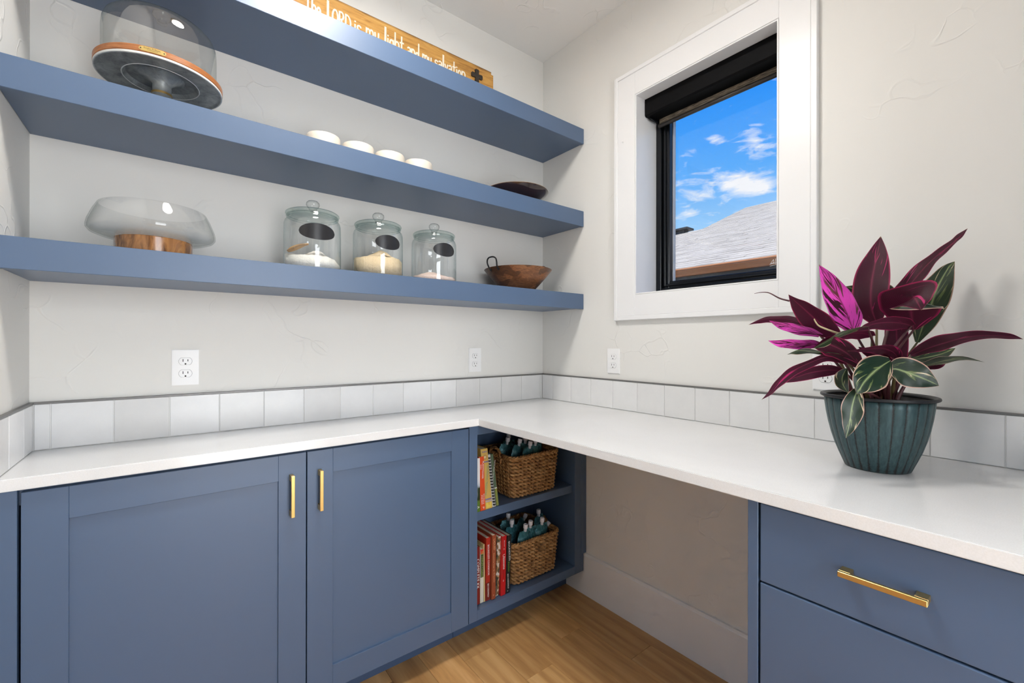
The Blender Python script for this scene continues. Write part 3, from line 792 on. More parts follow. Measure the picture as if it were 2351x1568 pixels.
heap('pink_salt', 'low mound of pink salt inside the glass jar nearest the wooden bowl', 'salt', -.7342, -.15, lambda x, y: .022+.027*g2(x, y, -.015, 0, .06)+.0008*nse(x, y, 160), powder('pink_salt', (.70, .50, .42, 1), (.86, .74, .68, 1), .5, sc_=700))
# wooden scoop half buried in the flour
v, f = [], []
for i in range(13):
    t = i/12; s = -.034+.056*t
    w = .019*math.sin(min(1, t*1.6+.12)*PI/2)*(1 if t < .8 else 1-.5*(t-.8)/.2); z = .066+.014*(1-t)
    for k in range(9):
        a = PI*(k/8); v.append((-w*math.cos(a), s, z+(1-math.sin(a))*.004+w*.55*math.sin(a)))
for i in range(12):
    for k in range(8):
        q = i*9+k; f.append((q, q+1, q+10, q+9))
sp = mk('wooden_scoop', v, f, wood('pale_scoop_wood', (.40, .22, .09, 1), (.55, .34, .16, 1), (.66, .45, .24, 1), .5).m, None, smooth=True)
md = sp.modifiers.new('thickness', 'SOLIDIFY'); md.thickness = .0025
sp.scale = (1.35, 1.2, 1.2); sp.location = (-1.240, -.182, Z1s-.014); sp.rotation_euler = (math.radians(-12), 0, math.radians(70))
tag(sp, 'pale wooden scoop lying in the flour inside the large jar', 'scoop')
# --- wooden bowl with black handle
def bowlwood():
    m = Mt('patchwork_acacia', (.2, .08, .03, 1), .35, coat=.15)
    v = m.coord('Object')
    vo = m.n('ShaderNodeTexVoronoi', feature='F1', distance='CHEBYCHEV'); vo.inputs['Scale'].default_value = 13; mp = m.n('ShaderNodeMapping'); mp.inputs['Scale'].default_value = (1, 1, 1.8); mp.inputs['Rotation'].default_value = (.2, .1, .5); m.l(v, mp.inputs[0]); m.l(mp.outputs[0], vo.inputs['Vector'])
    g = m.noise(m.coord('Object', (3, 3, 14)), 16, 6, .6, 1.2)
    c = m.ramp(g, (.3, (.10, .035, .012, 1)), (.6, (.24, .095, .032, 1)), (.8, (.33, .15, .055, 1)))
    sp_ = m.n('ShaderNodeSeparateColor'); m.l(vo.outputs['Color'], sp_.inputs[0])
    m.color(m.mix(1.0, c, m.ramp(sp_.outputs[0], (0, BW(.50)), (1, BW(1.35))), 'MULTIPLY')); return m.m
M['bowlwood'] = bowlwood()
wb = thing('wooden_bowl', 'round acacia wood bowl with black wire handle on the lowest shelf', 'bowl', (-.303, -.162, Z1s))
lathe('bowl', [(0, .0004), (.066, .0004), (.073, .004), (.098, .030), (.125, .060), (.146, .086), (.1562, .0985), (.1577, .1005), (.1552, .1008), (.140, .086), (.116, .060), (.088, .032), (.060, .014), (0, .010)], M['bowlwood'], wb, 72)
M['iron'] = plain('black_wire', (.012, .012, .013, 1), .4, .3)
for ac in (math.radians(188), math.radians(8)):
    pts = []
    for da, rr, z in ((-.155, .150, .083), (-.150, .163, .098), (-.165, .170, .115), (-.150, .172, .130), (-.09, .173, .138), (.0, .173, .140), (.09, .173, .138), (.150, .172, .130), (.165, .170, .115), (.150, .163, .098), (.155, .150, .083)):
        a = ac+da*1.05; pts.append((rr*math.cos(a), rr*math.sin(a), z))
    h = tube('handle', smoothpath(pts, 4), .0034, M['iron'], wb, 8)
    for da in (-.152, .152):
        a = ac+da*1.05
        o = lathe('rivet', [(0, .004), (.004, .003), (.0045, 0), (0, 0)], M['iron'], h, 12); o.location = (.152*math.cos(a), .152*math.sin(a), .090); o.rotation_euler = (0, PI/2+.5, a)
# --- dark glazed plate on the middle shelf
M['glaze'] = plain('dark_brown_glaze', (.022, .009, .009, 1), .10, coat=.5)
M['glazerim'] = plain('tan_glaze_edge', (.20, .12, .06, 1), .3)
pl = thing('serving_dish', 'shallow dark brown glazed dish on the right end of the middle shelf', 'dish', (-.308, -.155, Z2s))
lathe('dish', [(0, .0004), (.066, .0004), (.072, .003), (.090, .016), (.115, .032), (.138, .047), (.1475, .057), (.1492, .0605), (.1470, .0612), (.136, .053), (.112, .039), (.086, .026), (.06, .016), (0, .014)], M['glaze'], pl, 80)
lathe('foot_ring', [(.055, .0003), (.0665, .0003), (.0685, .002), (.062, .004)], M['glazerim'], pl, 64, closed=True)
lathe('rim_edge', [(.1478, .0590), (.1496, .0600), (.1488, .0618), (.1468, .0616)], M['glazerim'], pl, 80, closed=True)
# --- four cream cups
M['cream'] = plain('cream_ceramic', (.70, .63, .53, 1), .4)
for k, (x, r) in enumerate(((-1.1642, .0556), (-1.0438, .0555), (-.9239, .0540), (-.8055, .0530))):
    r = .0548
    lb = ('cream ceramic cup, leftmost of four on the middle shelf', 'cream ceramic cup, second from the left of four on the middle shelf',
          'cream ceramic cup, third from the left of four on the middle shelf', 'cream ceramic cup, rightmost of four on the middle shelf')[k]
    o = lathe('ceramic_cup', [(0, .0004), (r-.010, .0004), (r-.004, .004), (r-.0012, .014), (r, .040), (r, .0705), (r-.0015, .0728), (r-.0035, .0715), (r-.0045, .04), (r-.009, .012), (0, .008)], M['cream'], None, 56, loc=(0, 0, 0))
    o.location = (x, -.15, Z2s); tag(o, lb, 'cup', 'cream cups on the middle shelf')
# ---------------------------------------------------------------- lettered wooden sign on the top shelf
def signwood():
    m = Mt('honey_stained_board', (.5, .28, .08, 1), .45)
    v = m.coord('Object', (.35, 1, 3.2)); g = m.noise(v, 12, 7, .62, 1.6)
    c = m.ramp(g, (.28, (.27, .115, .022, 1)), (.5, (.56, .285, .065, 1)), (.75, (.68, .39, .11, 1)))
    t = m.n('ShaderNodeTexCoord'); s = m.n('ShaderNodeSeparateXYZ'); m.l(t.outputs['Object'], s.inputs[0])
    dk = m.math('ADD', s.outputs[2], m.math('MULTIPLY', m.noise(m.coord('Object', (1, 1, 1)), 9, 4), .016))
    e = m.ramp(dk, (.2445, BW(0)), (.2545, BW(1)))
    kx = m.ramp(m.math('MULTIPLY', m.math('ADD', s.outputs[0], .03), 6.0, True), (.25, BW(0)), (1, BW(1)))
    kn = m.mix(1.0, m.ramp(m.noise(m.coord('Object', (1, 1, 7)), 10, 5, .6, .8), (.48, BW(0)), (.62, BW(1))), kx, 'MULTIPLY')
    c2 = m.mix(kn, m.mix(e, c, (.11, .045, .014, 1)), (.12, .05, .016, 1))
    m.color(c2); m.bump(g, .15, .002); return m.m
M['sign'] = signwood()
SY = -.06                       # front face
SX1 = -.372
sg = thing('wooden_sign', 'honey stained wooden sign with white hand lettering leaning on the top shelf', 'sign', (SX1, SY+.012, Z3s))
bm = bmesh.new()
add_box(bm, -1.02, 0, -.012, .010, .0005, .2465)
bmesh.ops.bevel(bm, geom=[e for e in bm.edges if abs((e.verts[0].co-e.verts[1].co).y) > .01 and e.verts[0].co.x > -.1 and e.verts[0].co.z > .1], offset=.012, segments=4, affect='EDGES')
bmesh.ops.bevel(bm, geom=[e for e in bm.edges if e.verts[0].co.y < -.011 and e.verts[1].co.y < -.011], offset=.003, segments=2, affect='EDGES')
bmk('board', bm, M['sign'], sg)
def arc(cx, cy, rx, ry, a0, a1, n=9): return [(cx+rx*math.cos(math.radians(a0+(a1-a0)*k/n)), cy+ry*math.sin(math.radians(a0+(a1-a0)*k/n))) for k in range(n+1)]
GL = {
 'T': (.6, [[(.0, .97), (.6, 1.0)], [(.3, 1.0), (.28, 0)]]),
 'h': (.42, [[(.04, 1.0), (.02, 0)], arc(.21, .30, .17, .22, 180, 0)+[(.40, 0)]]),
 'e': (.38, [[(.03, .26), (.34, .30)]+arc(.19, .27, .16, .23, 10, 310)]),
 'L': (.30, [[(.05, 1.08), (.04, 0), (.34, -.02)]]),
 'O': (.46, [arc(.23, .38, .20, .40, 95, 455, 16)]),
 'R': (.42, [[(.04, .80), (.03, 0)], [(.03, .78)]+arc(.16, .60, .18, .20, 90, -90)+[(.38, 0)]]),
 'D': (.46, [[(.04, .78), (.03, 0)], [(.02, .78)]+arc(.10, .38, .32, .40, 80, -90)]),
 'i': (.14, [[(.07, .48), (.06, 0)], [(.075, .62), (.078, .66)]]),
 's': (.32, [arc(.17, .38, .13, .12, 20, 250)+arc(.16, .13, .14, .13, 80, -160)]),
 'm': (.62, [[(.03, .55), (.02, 0)], arc(.16, .34, .13, .19, 180, 0)+[(.29, 0)], arc(.43, .34, .14, .19, 180, 0)+[(.57, 0)]]),
 'y': (.40, [[(.04, .50), (.06, .18), (.18, .04), (.30, .16)], [(.33, .52), (.30, .0), (.22, -.24), (.06, -.22)]]),
 'l': (.16, [[(.07, 1.05), (.06, .05), (.12, 0)]]),
 'g': (.42, [arc(.20, .27, .16, .22, 40, 400, 14), [(.35, .50), (.34, -.10), (.22, -.28), (.05, -.2)]]),
 't': (.32, [[(.15, .92), (.14, .04), (.24, 0)], [(.0, .55), (.32, .58)]]),
 'a': (.40, [[(.05, .48)]+arc(.19, .40, .15, .14, 120, 0)+[(.34, 0)], arc(.19, .16, .15, .15, 60, 330)]),
 'n': (.42, [[(.04, .54), (.03, 0)], arc(.21, .32, .17, .21, 180, 0)+[(.39, 0)]]),
 'd': (.42, [arc(.19, .22, .16, .22, 50, 410, 14), [(.37, 1.0), (.36, 0)]]),
 'S': (.36, [arc(.20, .44, .15, .14, 20, 250)+arc(.18, .13, .16, .14, 80, -160)]),
 'v': (.36, [[(.03, .50), (.17, 0), (.33, .52)]]),
 'o': (.38, [arc(.19, .25, .16, .25, 95, 455, 14)]),
}
M['chalkwhite'] = plain('cream_paint', (.86, .78, .62, 1), .7)
words = [('The',-.8326,-.779,.147,.073),('LORD',-.756,-.6695,.148,.070),('is',-.658,-.631,.147,.072),('my',-.6117,-.5586,.148,.074),('light',-.537,-.457,.150,.071),('and',-.440,-.387,.148,.070),('my',-.371,-.328,.148,.068),('salvation',-.313,-.159,.152,.064)]
for w, xa, xb, base, hgt in words:
    tot = sum(GL[c][0] for c in w)+.06*(len(w)-1); k = (xb-xa)/tot; x = xa; lines = []
    for c in w:
        gw, st = GL[c]
        for s_ in st: lines.append(([(x+a*k, base+b*hgt) for a, b in s_], 1.35 if c in 'Ll' else 1))
        x += (gw+.06)*k
    strokes('lettering', lines, .0062, M['chalkwhite'], sg, (0, -.012, 0), (1, 0, 0), (0, 0, 1), .0006, world=False)
# little metal cross
M['iron2'] = plain('aged_iron', (.07, .06, .05, 1), .5, .7, bump=.4, bscale=300)
cxx, czz = -.0972, .1935
v = []
arm = [(-.011, -.008), (-.011, -.026), (-.007, -.030), (.007, -.030), (.011, -.026), (.011, -.008)]
poly = []
for q in range(4):
    c_, s_ = math.cos(q*PI/2), math.sin(q*PI/2)
    for a, b in arm[1:5]: poly.append((a*c_-b*s_, a*s_+b*c_))
    a, b = .009, -.009
    poly.append((a*c_-b*s_, a*s_+b*c_))
prism('metal_cross', [(cxx+a, czz+b) for a, b in poly], 1, -.0185, -.0119, M['iron2'], sg, world=False)

# ================================================================ BOOKS
def cover(name, col, rough=.45): return plain(name, col, rough)
M['page'] = plain('page_edges', (.62, .57, .47, 1), .8)
def book(label, x0, x1, yf, z0, h, depth, mat, lean=0, spine_txt=(), group=None, photo=None, hard=.0022, name='book'):
    """spine faces -y; x0..x1 at the foot; lean = sideways shift of the top (m, negative to the left)"""
    w = x1-x0
    t = thing(name, label, 'book', ((x0+x1)/2, yf+depth/2, z0), group=group)
    sh = lambda z: lean*z/h
    def sheared(nm, a0, a1, b0, b1, c0, c1, mat_, par, bev=0):
        bm = bmesh.new(); add_box(bm, a0, a1, b0, b1, c0, c1, bev)
        for v_ in bm.verts: v_.co.x += sh(v_.co.z)
        return bmk(nm, bm, mat_, par)
    bm = bmesh.new()
    add_box(bm, -w/2, -w/2+hard, -depth/2+.002, depth/2, .0006, h); add_box(bm, w/2-hard, w/2, -depth/2+.002, depth/2, .0006, h)
    add_box(bm, -w/2, w/2, -depth/2, -depth/2+.0028, .0006, h, .0012)
    for v_ in bm.verts: v_.co.x += sh(v_.co.z)
    cv_ = bmk('cover', bm, mat, t)
    sheared('page_block', -w/2+hard, w/2-hard, -depth/2+.0028, depth/2-.004, .003, h-.003, M['page'], t)
    for s, zc, ln, ch, col, off in spine_txt:
        o = text('lettering', s, col, cv_, (sh(zc)+off, -depth/2, zc), (lean/h, 0, -1) if True else 0, (1, 0, lean/h), width=ln, height=ch, lift=.0005)
    return t, cv_, sheared
inkw = plain('white_ink', (.80, .80, .78, 1), .6); inkk = plain('black_ink', (.015, .015, .015, 1), .6); inkg = plain('green_ink', (.20, .42, .06, 1), .6)
inkt = plain('teal_ink', (.10, .30, .22, 1), .6); inky = plain('lime_ink', (.45, .62, .08, 1), .6); inko = plain('peach_ink', (.75, .42, .20, 1), .6)
BS = .5350; BG1 = 'cookbooks on the upper bookcase shelf'; BG2 = 'cookbooks on the lower bookcase shelf'
def photocover():
    m = Mt('landscape_cover', (.7, .7, .72, 1), .35); t = m.n('ShaderNodeTexCoord'); s = m.n('ShaderNodeSeparateXYZ'); m.l(t.outputs['Object'], s.inputs[0])
    z = m.math('ADD', s.outputs[2], m.math('MULTIPLY', m.noise(m.coord(), 60, 4), .02))
    m.color(m.ramp(m.math('MULTIPLY', z, 4.0), (.0, (.10, .20, .03, 1)), (.22, (.10, .18, .03, 1)), (.25, (.02, .03, .012, 1)), (.42, (.03, .05, .02, 1)), (.46, (.45, .52, .62, 1)), (.56, (.74, .76, .78, 1)), (1, (.78, .78, .77, 1)))); return m.m
t, c, _ = book('white topped book with green landscape spine, leftmost on the upper bookcase shelf', -.6290, -.6060, -.300, BS, .2155, .185, photocover(), -.0015, [('A', .020, .010, .010, inkw, .003), ('KITCHEN', .085, .05, .005, plain('grey_ink', (.35, .37, .4, 1), .6), -.002)], BG1)
t, c, _ = book('orange-red paperback with white lettering on the upper bookcase shelf', -.6035, -.5795, -.299, BS, .2190, .19, cover('orange_red_cover', (.62, .07, .012, 1)), -.008,
     [('PLANTPOWER', .165, .070, .0068, inkw, .0045), ('WAY', .178, .022, .0060, inkw, -.005), ('RICH ROLL &', .048, .040, .0055, inkw, .005), ('JULIE PIATT', .046, .038, .0055, inkw, -.004), ('P', .012, .008, .008, inkw, .002)], BG1)
t, c, sh = book('thick yellow book with decorated spine on the upper bookcase shelf', -.5765, -.5430, -.297, BS, .2485, .19, cover('mustard_cover', (.56, .38, .10, 1)), -.026, [('NOURISHING TRADITIONS', .118, .120, .0105, inkt, 0), ('NT', .022, .010, .010, plain('ochre_ink', (.5, .16, .03, 1), .6), 0)], BG1)
pv = plain('violet_band', (.20, .17, .32, 1), .5); py = plain('yellow_band', (.72, .55, .10, 1), .5); pc = plain('cream_band', (.66, .55, .30, 1), .5)
def band(sheared, cover_, a0, a1, z0, z1, mat, d=.19, e=.0004): sheared('spine_band', a0, a1, -d/2-e, -d/2+.001, z0, z1, mat, cover_)
band(sh, c, -.0155, .0155, .038, .044, pv); band(sh, c, -.0155, .0155, .030, .034, plain('lilac_band', (.40, .36, .50, 1), .5)); band(sh, c, -.013, .013, .006, .027, py); band(sh, c, -.0145, .0145, .192, .197, pv)
for zz, rr in ((.214, .0095),):
    v = [(sh.__call__ and 0, 0, 0)]
    pts = [(-.026*zz/.2485+rr*math.cos(2*PI*k/24), -.0956, zz+rr*math.sin(2*PI*k/24)) for k in range(24)]
    pt2 = [(-.026*zz/.2485+rr*.62*math.cos(2*PI*k/24), -.0960, zz+rr*.62*math.sin(2*PI*k/24)) for k in range(24)]
    mk('emblem', pts, [tuple(range(24))], plain('tan_emblem', (.42, .22, .07, 1), .5), c); mk('emblem', pt2, [tuple(range(24))], pc, c)
    for dx in (-.008, 0, .008):
        pts = [(-.026*.236/.2485+dx+.0032*math.cos(2*PI*k/10), -.0956, .236+.0032*math.sin(2*PI*k/10)) for k in range(10)]
        mk('emblem', pts, [tuple(range(10))], pv, c)
# spiral bound book
t, c, sh = book('spiral bound book with black and white comb on the upper bookcase shelf', -.5400, -.5225, -.293, BS, .2200, .18, cover('white_card', (.62, .62, .60, 1)), -.0295, (), BG1)
for k in range(17):
    z = .010+k*.0122; x = -.0295*z/.22
    ring = [(x-.0068+.0136*q/8, -.0905-.006*math.sin(PI*q/8), z+.0015) for q in range(9)]
    a, b = [], []
    for (px, py_, pz) in ring: a += [(px, py_, pz-.0034), (px, py_, pz+.0034)]
    b = [(2*q, 2*q+2, 2*q+3, 2*q+1) for q in range(8)]
    mk('spiral_ring', a, b, inkk, t)
t, c, sh = book('slim grey-green book leaning beside the upper basket', -.5205, -.5080, -.293, BS, .2195, .18, cover('grey_green_cover', (.10, .15, .09, 1)), -.030, [('NATURAL HOUSE', .150, .085, .0052, inkw, 0), ('v', .012, .006, .005, plain('brown_ink', (.1, .05, .02, 1), .6), 0)], BG1)
band(sh, c, -.0055, .0055, .004, .075, plain('olive_band', (.24, .27, .06, 1), .5), .18)
band(sh, c, -.0058, .0058, .0745, .079, inkw, .18)
# lower shelf
BL = .1570
t, c, _ = book('dark red hardback, leftmost on the lower bookcase shelf', -.6290, -.5985, -.288, BL, .2330, .20, cover('dark_red_cover', (.19, .012, .008, 1)), -.001, [('COMPLETE KK', .125, .120, .0115, inkw, .006)], BG2)
t, c, sh = book('white stapled booklet with red top and black title band on the lower bookcase shelf', -.5965, -.5795, -.287, BL, .2180, .19, cover('white_booklet', (.60, .57, .50, 1)), .0, [('THE COMPLETE COOKING', .158, .105, .0062, inky, 0)], BG2)
band(sh, c, -.0066, .0066, .1040, .1985, inkk, .19, .0002); band(sh, c, -.0080, .0080, .1990, .2176, plain('red_band', (.52, .03, .02, 1), .5), .19)
t, c, sh = book('thin cream folder beside the white booklet on the lower bookcase shelf', -.5782, -.5722, -.288, BL, .2350, .19, cover('cream_folder', (.55, .42, .20, 1)), -.004, (), BG2, name='folder')
t, c, sh = book('bright red hardback with white title on the lower bookcase shelf', -.5705, -.5490, -.288, BL, .2560, .20, cover('red_cover', (.36, .022, .010, 1)), .003, [('BOUNDLESS COOKBOOK', .165, .125, .0085, inkw, .001), ('BEN GREENFIELD', .042, .055, .0065, inkw, .001)], BG2)
band(sh, c, -.0104, .0104, .004, .074, plain('deep_red_band', (.17, .016, .008, 1), .5), .20, .0002)
t, c, _ = book('rust coloured clothbound book on the lower bookcase shelf', -.5465, -.5265, -.296, BL, .2630, .205, cover('rust_cover', (.27, .055, .018, 1), .6), .004, [('LADLED', .225, .045, .0085, inko, 0), ('Nourishing Soups for All Seasons', .130, .120, .0060, inko, 0), ('o', .018, .006, .006, inko, 0)], BG2)
def foodphoto():
    m = Mt('food_photo_cover', (.4, .3, .2, 1), .3); v = m.coord('Object', (1, 1, .6)); g = m.noise(v, 55, 4, .6, 1)
    m.color(m.ramp(g, (.32, (.02, .02, .02, 1)), (.42, (.10, .10, .07, 1)), (.5, (.35, .17, .05, 1)), (.58, (.62, .60, .56, 1)), (.7, (.60, .58, .55, 1)))); return m.m
t, c, _ = book('magazine with food photographs on its cover on the lower bookcase shelf', -.5215, -.5030, -.286, BL, .2450, .20, foodphoto(), .012, (), BG2, name='magazine')
t, c, _ = book('red hardback with white script title next to the black book', -.5000, -.4770, -.298, BL, .2465, .205, cover('scarlet_cover', (.46, .012, .014, 1), .35), .0065, [('Ultimate', .140, .062, .0110, inkw, 0), ('Cooking', .090, .030, .0080, plain('dark_red_ink', (.14, .01, .01, 1), .5), 0), ('o', .062, .008, .007, inkw, 0), ('Betty', .215, .026, .0038, inkw, 0), ('#', .193, .009, .0095, plain('pink_ink', (.6, .3, .28, 1), .5), 0)], BG2)
t, c, _ = book('black hardback with white title beside the lower basket', -.4745, -.4535, -.296, BL, .2410, .205, cover('black_cover', (.012, .012, .013, 1), .4), .0105, [('BOUNDLESS', .175, .082, .0085, inkw, .001), ('Kitchen', .110, .040, .0085, inkg, .001), ('BEN GREENFIELD', .050, .062, .0060, inkw, 0), ('o', .010, .005, .005, inkw, 0)], BG2)

# ================================================================ BASKETS AND POUCHES
def weavemat():
    m = Mt('seagrass', (.3, .16, .06, 1), .6)
    v = m.coord('Object'); g = m.noise(m.coord('Object', (1, 1, 2.2)), 42, 4, .6); h = m.noise(v, 700, 2)
    c = m.ramp(g, (.28, (.11, .045, .015, 1)), (.46, (.29, .135, .043, 1)), (.60, (.44, .24, .088, 1)), (.74, (.60, .38, .17, 1)))
    m.color(c); m.bump(h, .5, .001); return m.m
M['weave'] = weavemat(); M['stake'] = plain('pale_cane', (.42, .24, .10, 1), .6)
def rrect(w, d, r, n):
    """closed rounded rectangle centred on the origin, n samples by length, first point at front-left; returns pts and outward normals"""
    segs = []
    per = 2*(w+d-4*r)+2*PI*r; out = []
    a, b = w/2-r, d/2-r
    def at(s):
        s %= per
        for (ln, kind) in ((2*a, 'f'), (PI*r/2, 'c0'), (2*b, 'r'), (PI*r/2, 'c1'), (2*a, 'b'), (PI*r/2, 'c2'), (2*b, 'l'), (PI*r/2, 'c3')):
            if s <= ln:
                t = s/ln
                if kind == 'f': return (-a+2*a*t, -d/2), (0, -1)
                if kind == 'r': return (w/2, -b+2*b*t), (1, 0)
                if kind == 'b': return (a-2*a*t, d/2), (0, 1)
                if kind == 'l': return (-w/2, b-2*b*t), (-1, 0)
                q = {'c0': (a, -b, -90), 'c1': (a, b, 0), 'c2': (-a, b, 90), 'c3': (-a, -b, 180)}[kind]
                th = math.radians(q[2]+90*t); return (q[0]+r*math.cos(th), q[1]+r*math.sin(th)), (math.cos(th), math.sin(th))
            s -= ln
        return (-a, -d/2), (0, -1)
    return [at(per*k/n) for k in range(n)], per
def make_basket(label, loc, W, D, H, group):
    t = thing('woven_basket', label, 'basket', loc, 0, group)
    rows = 11; pitch = H/rows; vs_, fs = [], []
    rnd = random.Random(5)
    for i in range(rows):
        z = pitch*(i+.55); fl = 1+.115*z/H
        pts, per = rrect(W*fl, D*fl, .03, 150)
        nw = 22
        for s in (0, 1):
            path = []
            for k, ((x, y), (nx, ny)) in enumerate(pts):
                ph = 2*PI*nw*k/150+(i % 2)*PI+s*PI
                o_ = .0044*math.sin(ph)+rnd.uniform(-.0007, .0007)
                zz = z+.0036*math.cos(ph)+rnd.uniform(-.0007, .0007)
                path.append((x+nx*o_, y+ny*o_, zz))
            tube_geo(path, .0060, 5, True, vs_, fs)
    o = mk('weave', vs_, fs, M['weave'], t, smooth=True); o['kind'] = 'stuff'
    # rolled rim
    vs_, fs = [], []
    pts, per = rrect(W*1.12, D*1.12, .03, 150)
    for s in range(3):
        path = [(x+nx*.0045*math.cos(2*PI*k*22/150+s*2.1), y+ny*.0045*math.cos(2*PI*k*22/150+s*2.1), H+.001+.0045*math.sin(2*PI*k*22/150+s*2.1)) for k, ((x, y), (nx, ny)) in enumerate(pts)]
        tube_geo(path, .0043, 6, True, vs_, fs)
    mk('rolled_rim', vs_, fs, M['weave'], t, smooth=True)
    vs_, fs = [], []
    ns = 16
    for k in range(ns):
        path = []
        for z in (.002, H*.5, H):
            fl = 1+.115*z/H; pts, per = rrect(W*fl, D*fl, .03, ns*4); (x, y), (nx, ny) = pts[k*4+1]
            path.append((x+nx*.0062, y+ny*.0062, z))
        tube_geo(path, .0013, 5, False, vs_, fs)
    o = mk('stakes', vs_, fs, M['stake'], t, smooth=True); o['kind'] = 'stuff'
    box('bottom', -W/2+.006, W/2-.006, -D/2+.006, D/2-.006, .001, .006, M['weave'], t, .002, world=False)
    for s in (-1, 1):
        ex_ = s*(W/2*1.12+.003); vs_, fs = [], []
        for q in range(2):
            path = [(ex_+s*.004*math.cos(k*1.1+q*PI), .045*math.cos(PI*k/20), H-.035+.062*math.sin(PI*k/20)**.7+.003*math.sin(k*1.1+q*PI)) for k in range(21)]
            tube_geo(path, .0048, 6, False, vs_, fs)
        mk('handle', vs_, fs, M['weave'], t, smooth=True)
    return t
def pouchmat():
    m = Mt('teal_foil_pouch', (.06, .2, .24, 1), .28, .35)
    v = m.coord('Object'); g = m.noise(v, 42, 5, .6, 1.0); h = m.noise(v, 95, 3, .6, .8)
    m.color(m.ramp(g, (.33, (.012, .055, .075, 1)), (.5, (.05, .19, .22, 1)), (.62, (.13, .33, .38, 1)), (.72, (.38, .52, .58, 1)))); m.bump(h, .7, .004); return m.m
M['pouch'] = pouchmat(); M['cap'] = plain('white_ribbed_cap', (.70, .68, .72, 1), .4); M['spout'] = plain('translucent_spout', (.50, .52, .56, 1), .3)
def make_pouch(label, loc, rz, tilt, group, w=.082, h=.135):
    t = thing('squeeze_pouch', label, 'pouch', loc, 0, group)
    t.rotation_euler = (tilt[0], tilt[1], rz)
    v, f = [], []; nx, nz = 10, 14
    def half(sg):
        b = len(v)
        for j in range(nz+1):
            q = j/nz
            for i in range(nx+1):
                p = i/nx*2-1
                th = .019*(1-abs(p)**2.6)*(.35+.65*(1-q)**.7)*(1-(q**9))
                if q < .08: th *= .6+5*q
                zz = h*q
                xx = p*w/2
                if q > .84:                              # clipped upper corners
                    lim = 1-(q-.84)/.16*.22; xx = p*w/2*lim
                v.append((xx, sg*th, zz))
        for j in range(nz):
            for i in range(nx):
                k = b+j*(nx+1)+i; qd = (k, k+1, k+nx+2, k+nx+1)
                f.append(qd if sg < 0 else qd[::-1])
    half(-1); half(1)
    mk('pouch_body', v, f, M['pouch'], t, smooth=True)
    lathe('spout', [(0, h-.004), (.0072, h-.004), (.0072, h+.006), (.0062, h+.008), (.0062, h+.012), (0, h+.012)], M['spout'], t, 14)
    lathe('cap', [(0, h+.010), (.0098, h+.010), (.0098, h+.026), (.0090, h+.0285), (.004, h+.0288), (.0036, h+.0275), (0, h+.0275)], M['cap'], t, 24, rmod=lambda a, z: 1+.035*(1 if int(a/(2*PI)*24+.5) % 2 else -1))
    return t
B1 = (-.292, -.161, BS+.0012); B2 = (-.2865, -.159, BL+.0012)
make_basket('woven seagrass basket on the upper bookcase shelf', B1, .246, .226, .176, 'seagrass baskets in the bookcase')
make_basket('woven seagrass basket on the lower bookcase shelf', B2, .246, .226, .178, 'seagrass baskets in the bookcase')
PG1, PG2 = 'squeeze pouches in the upper basket', 'squeeze pouches in the lower basket'
def at(b, x, y, z): return (b[0]+x, b[1]+y, b[2]+z)
P1 = [(-.085, -.055, .075, .25, (.05, .30)), (-.075, .02, .068, -.1, (.05, .10)), (-.028, -.075, .062, .1, (.10, .12)), (.005, -.035, .070, -.1, (.0, .02)), (.030, -.070, .066, .05, (.06, .0)), (.075, -.045, .066, .1, (.0, -.1)), (.06, .04, .068, .2, (.05, -.05)), (-.02, .05, .068, 0, (-.1, .05))]
ORD = ('leaning at the left front', 'at the left back', 'at the front left of centre', 'in the middle', 'at the front right of centre', 'at the right front', 'at the right back', 'at the back')
for k, (x, y, z, rz, tl_) in enumerate(P1):
    make_pouch('teal squeeze pouch with white cap %s of the upper basket' % ORD[k], at(B1, x, y, z+.006), rz, tl_, PG1)
P2 = [(-.083, -.03, .072, .1, (.03, .05), 'at the left side'), (-.062, .02, .080, -.1, (0, .05), 'at the left back'), (-.055, -.088, .070, .05, (.1, .02), 'leaning at the front left'), (-.015, -.080, .074, -.05, (.1, .0), 'at the front near the middle'),
      (.048, -.084, .072, .05, (.1, .02), 'at the front right'), (.098, -.03, .080, .25, (.0, -.06), 'standing tallest at the right'), (-.02, .03, .075, .3, (0, .80), 'tipped on its side at the back left'), (.025, -.035, .062, -.1, (.05, .78), 'tipped on its side in the middle')]
for x, y, z, rz, tl_, wd_ in P2:
    make_pouch('teal white-capped squeeze pouch %s of the lower basket' % wd_, at(B2, x, y, z+.014), rz, tl_, PG2)

# ================================================================ POTTED PLANT
def potmat():
    m = Mt('patinated_green_metal', (.07, .13, .14, 1), .42, .25)
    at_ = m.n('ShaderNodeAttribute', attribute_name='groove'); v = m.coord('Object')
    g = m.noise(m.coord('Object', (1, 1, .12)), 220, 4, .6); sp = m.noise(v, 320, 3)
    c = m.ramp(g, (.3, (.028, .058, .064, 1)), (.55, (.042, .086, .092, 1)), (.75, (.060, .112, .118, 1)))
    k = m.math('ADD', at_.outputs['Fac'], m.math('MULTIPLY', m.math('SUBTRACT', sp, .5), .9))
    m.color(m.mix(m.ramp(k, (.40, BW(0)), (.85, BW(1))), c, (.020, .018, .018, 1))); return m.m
M['pot'] = potmat()
M['potrim'] = plain('dark_rim', (.018, .018, .020, 1), .45, .3)
PX, PY = -.2447, -1.466
pp = thing('potted_plant', 'pink and green variegated leafy plant in a ribbed teal metal pot on the worktop', 'potted plant', (PX, PY, CT1))
NF, NA = 26, 26*12
prof = [(.0600, .0006), (.0625, .002), (.0650, .008), (.0735, .030), (.0815, .052), (.0885, .076), (.0945, .102), (.0990, .128), (.1020, .152), (.1035, .1685)]
v, f, gr = [], [], []
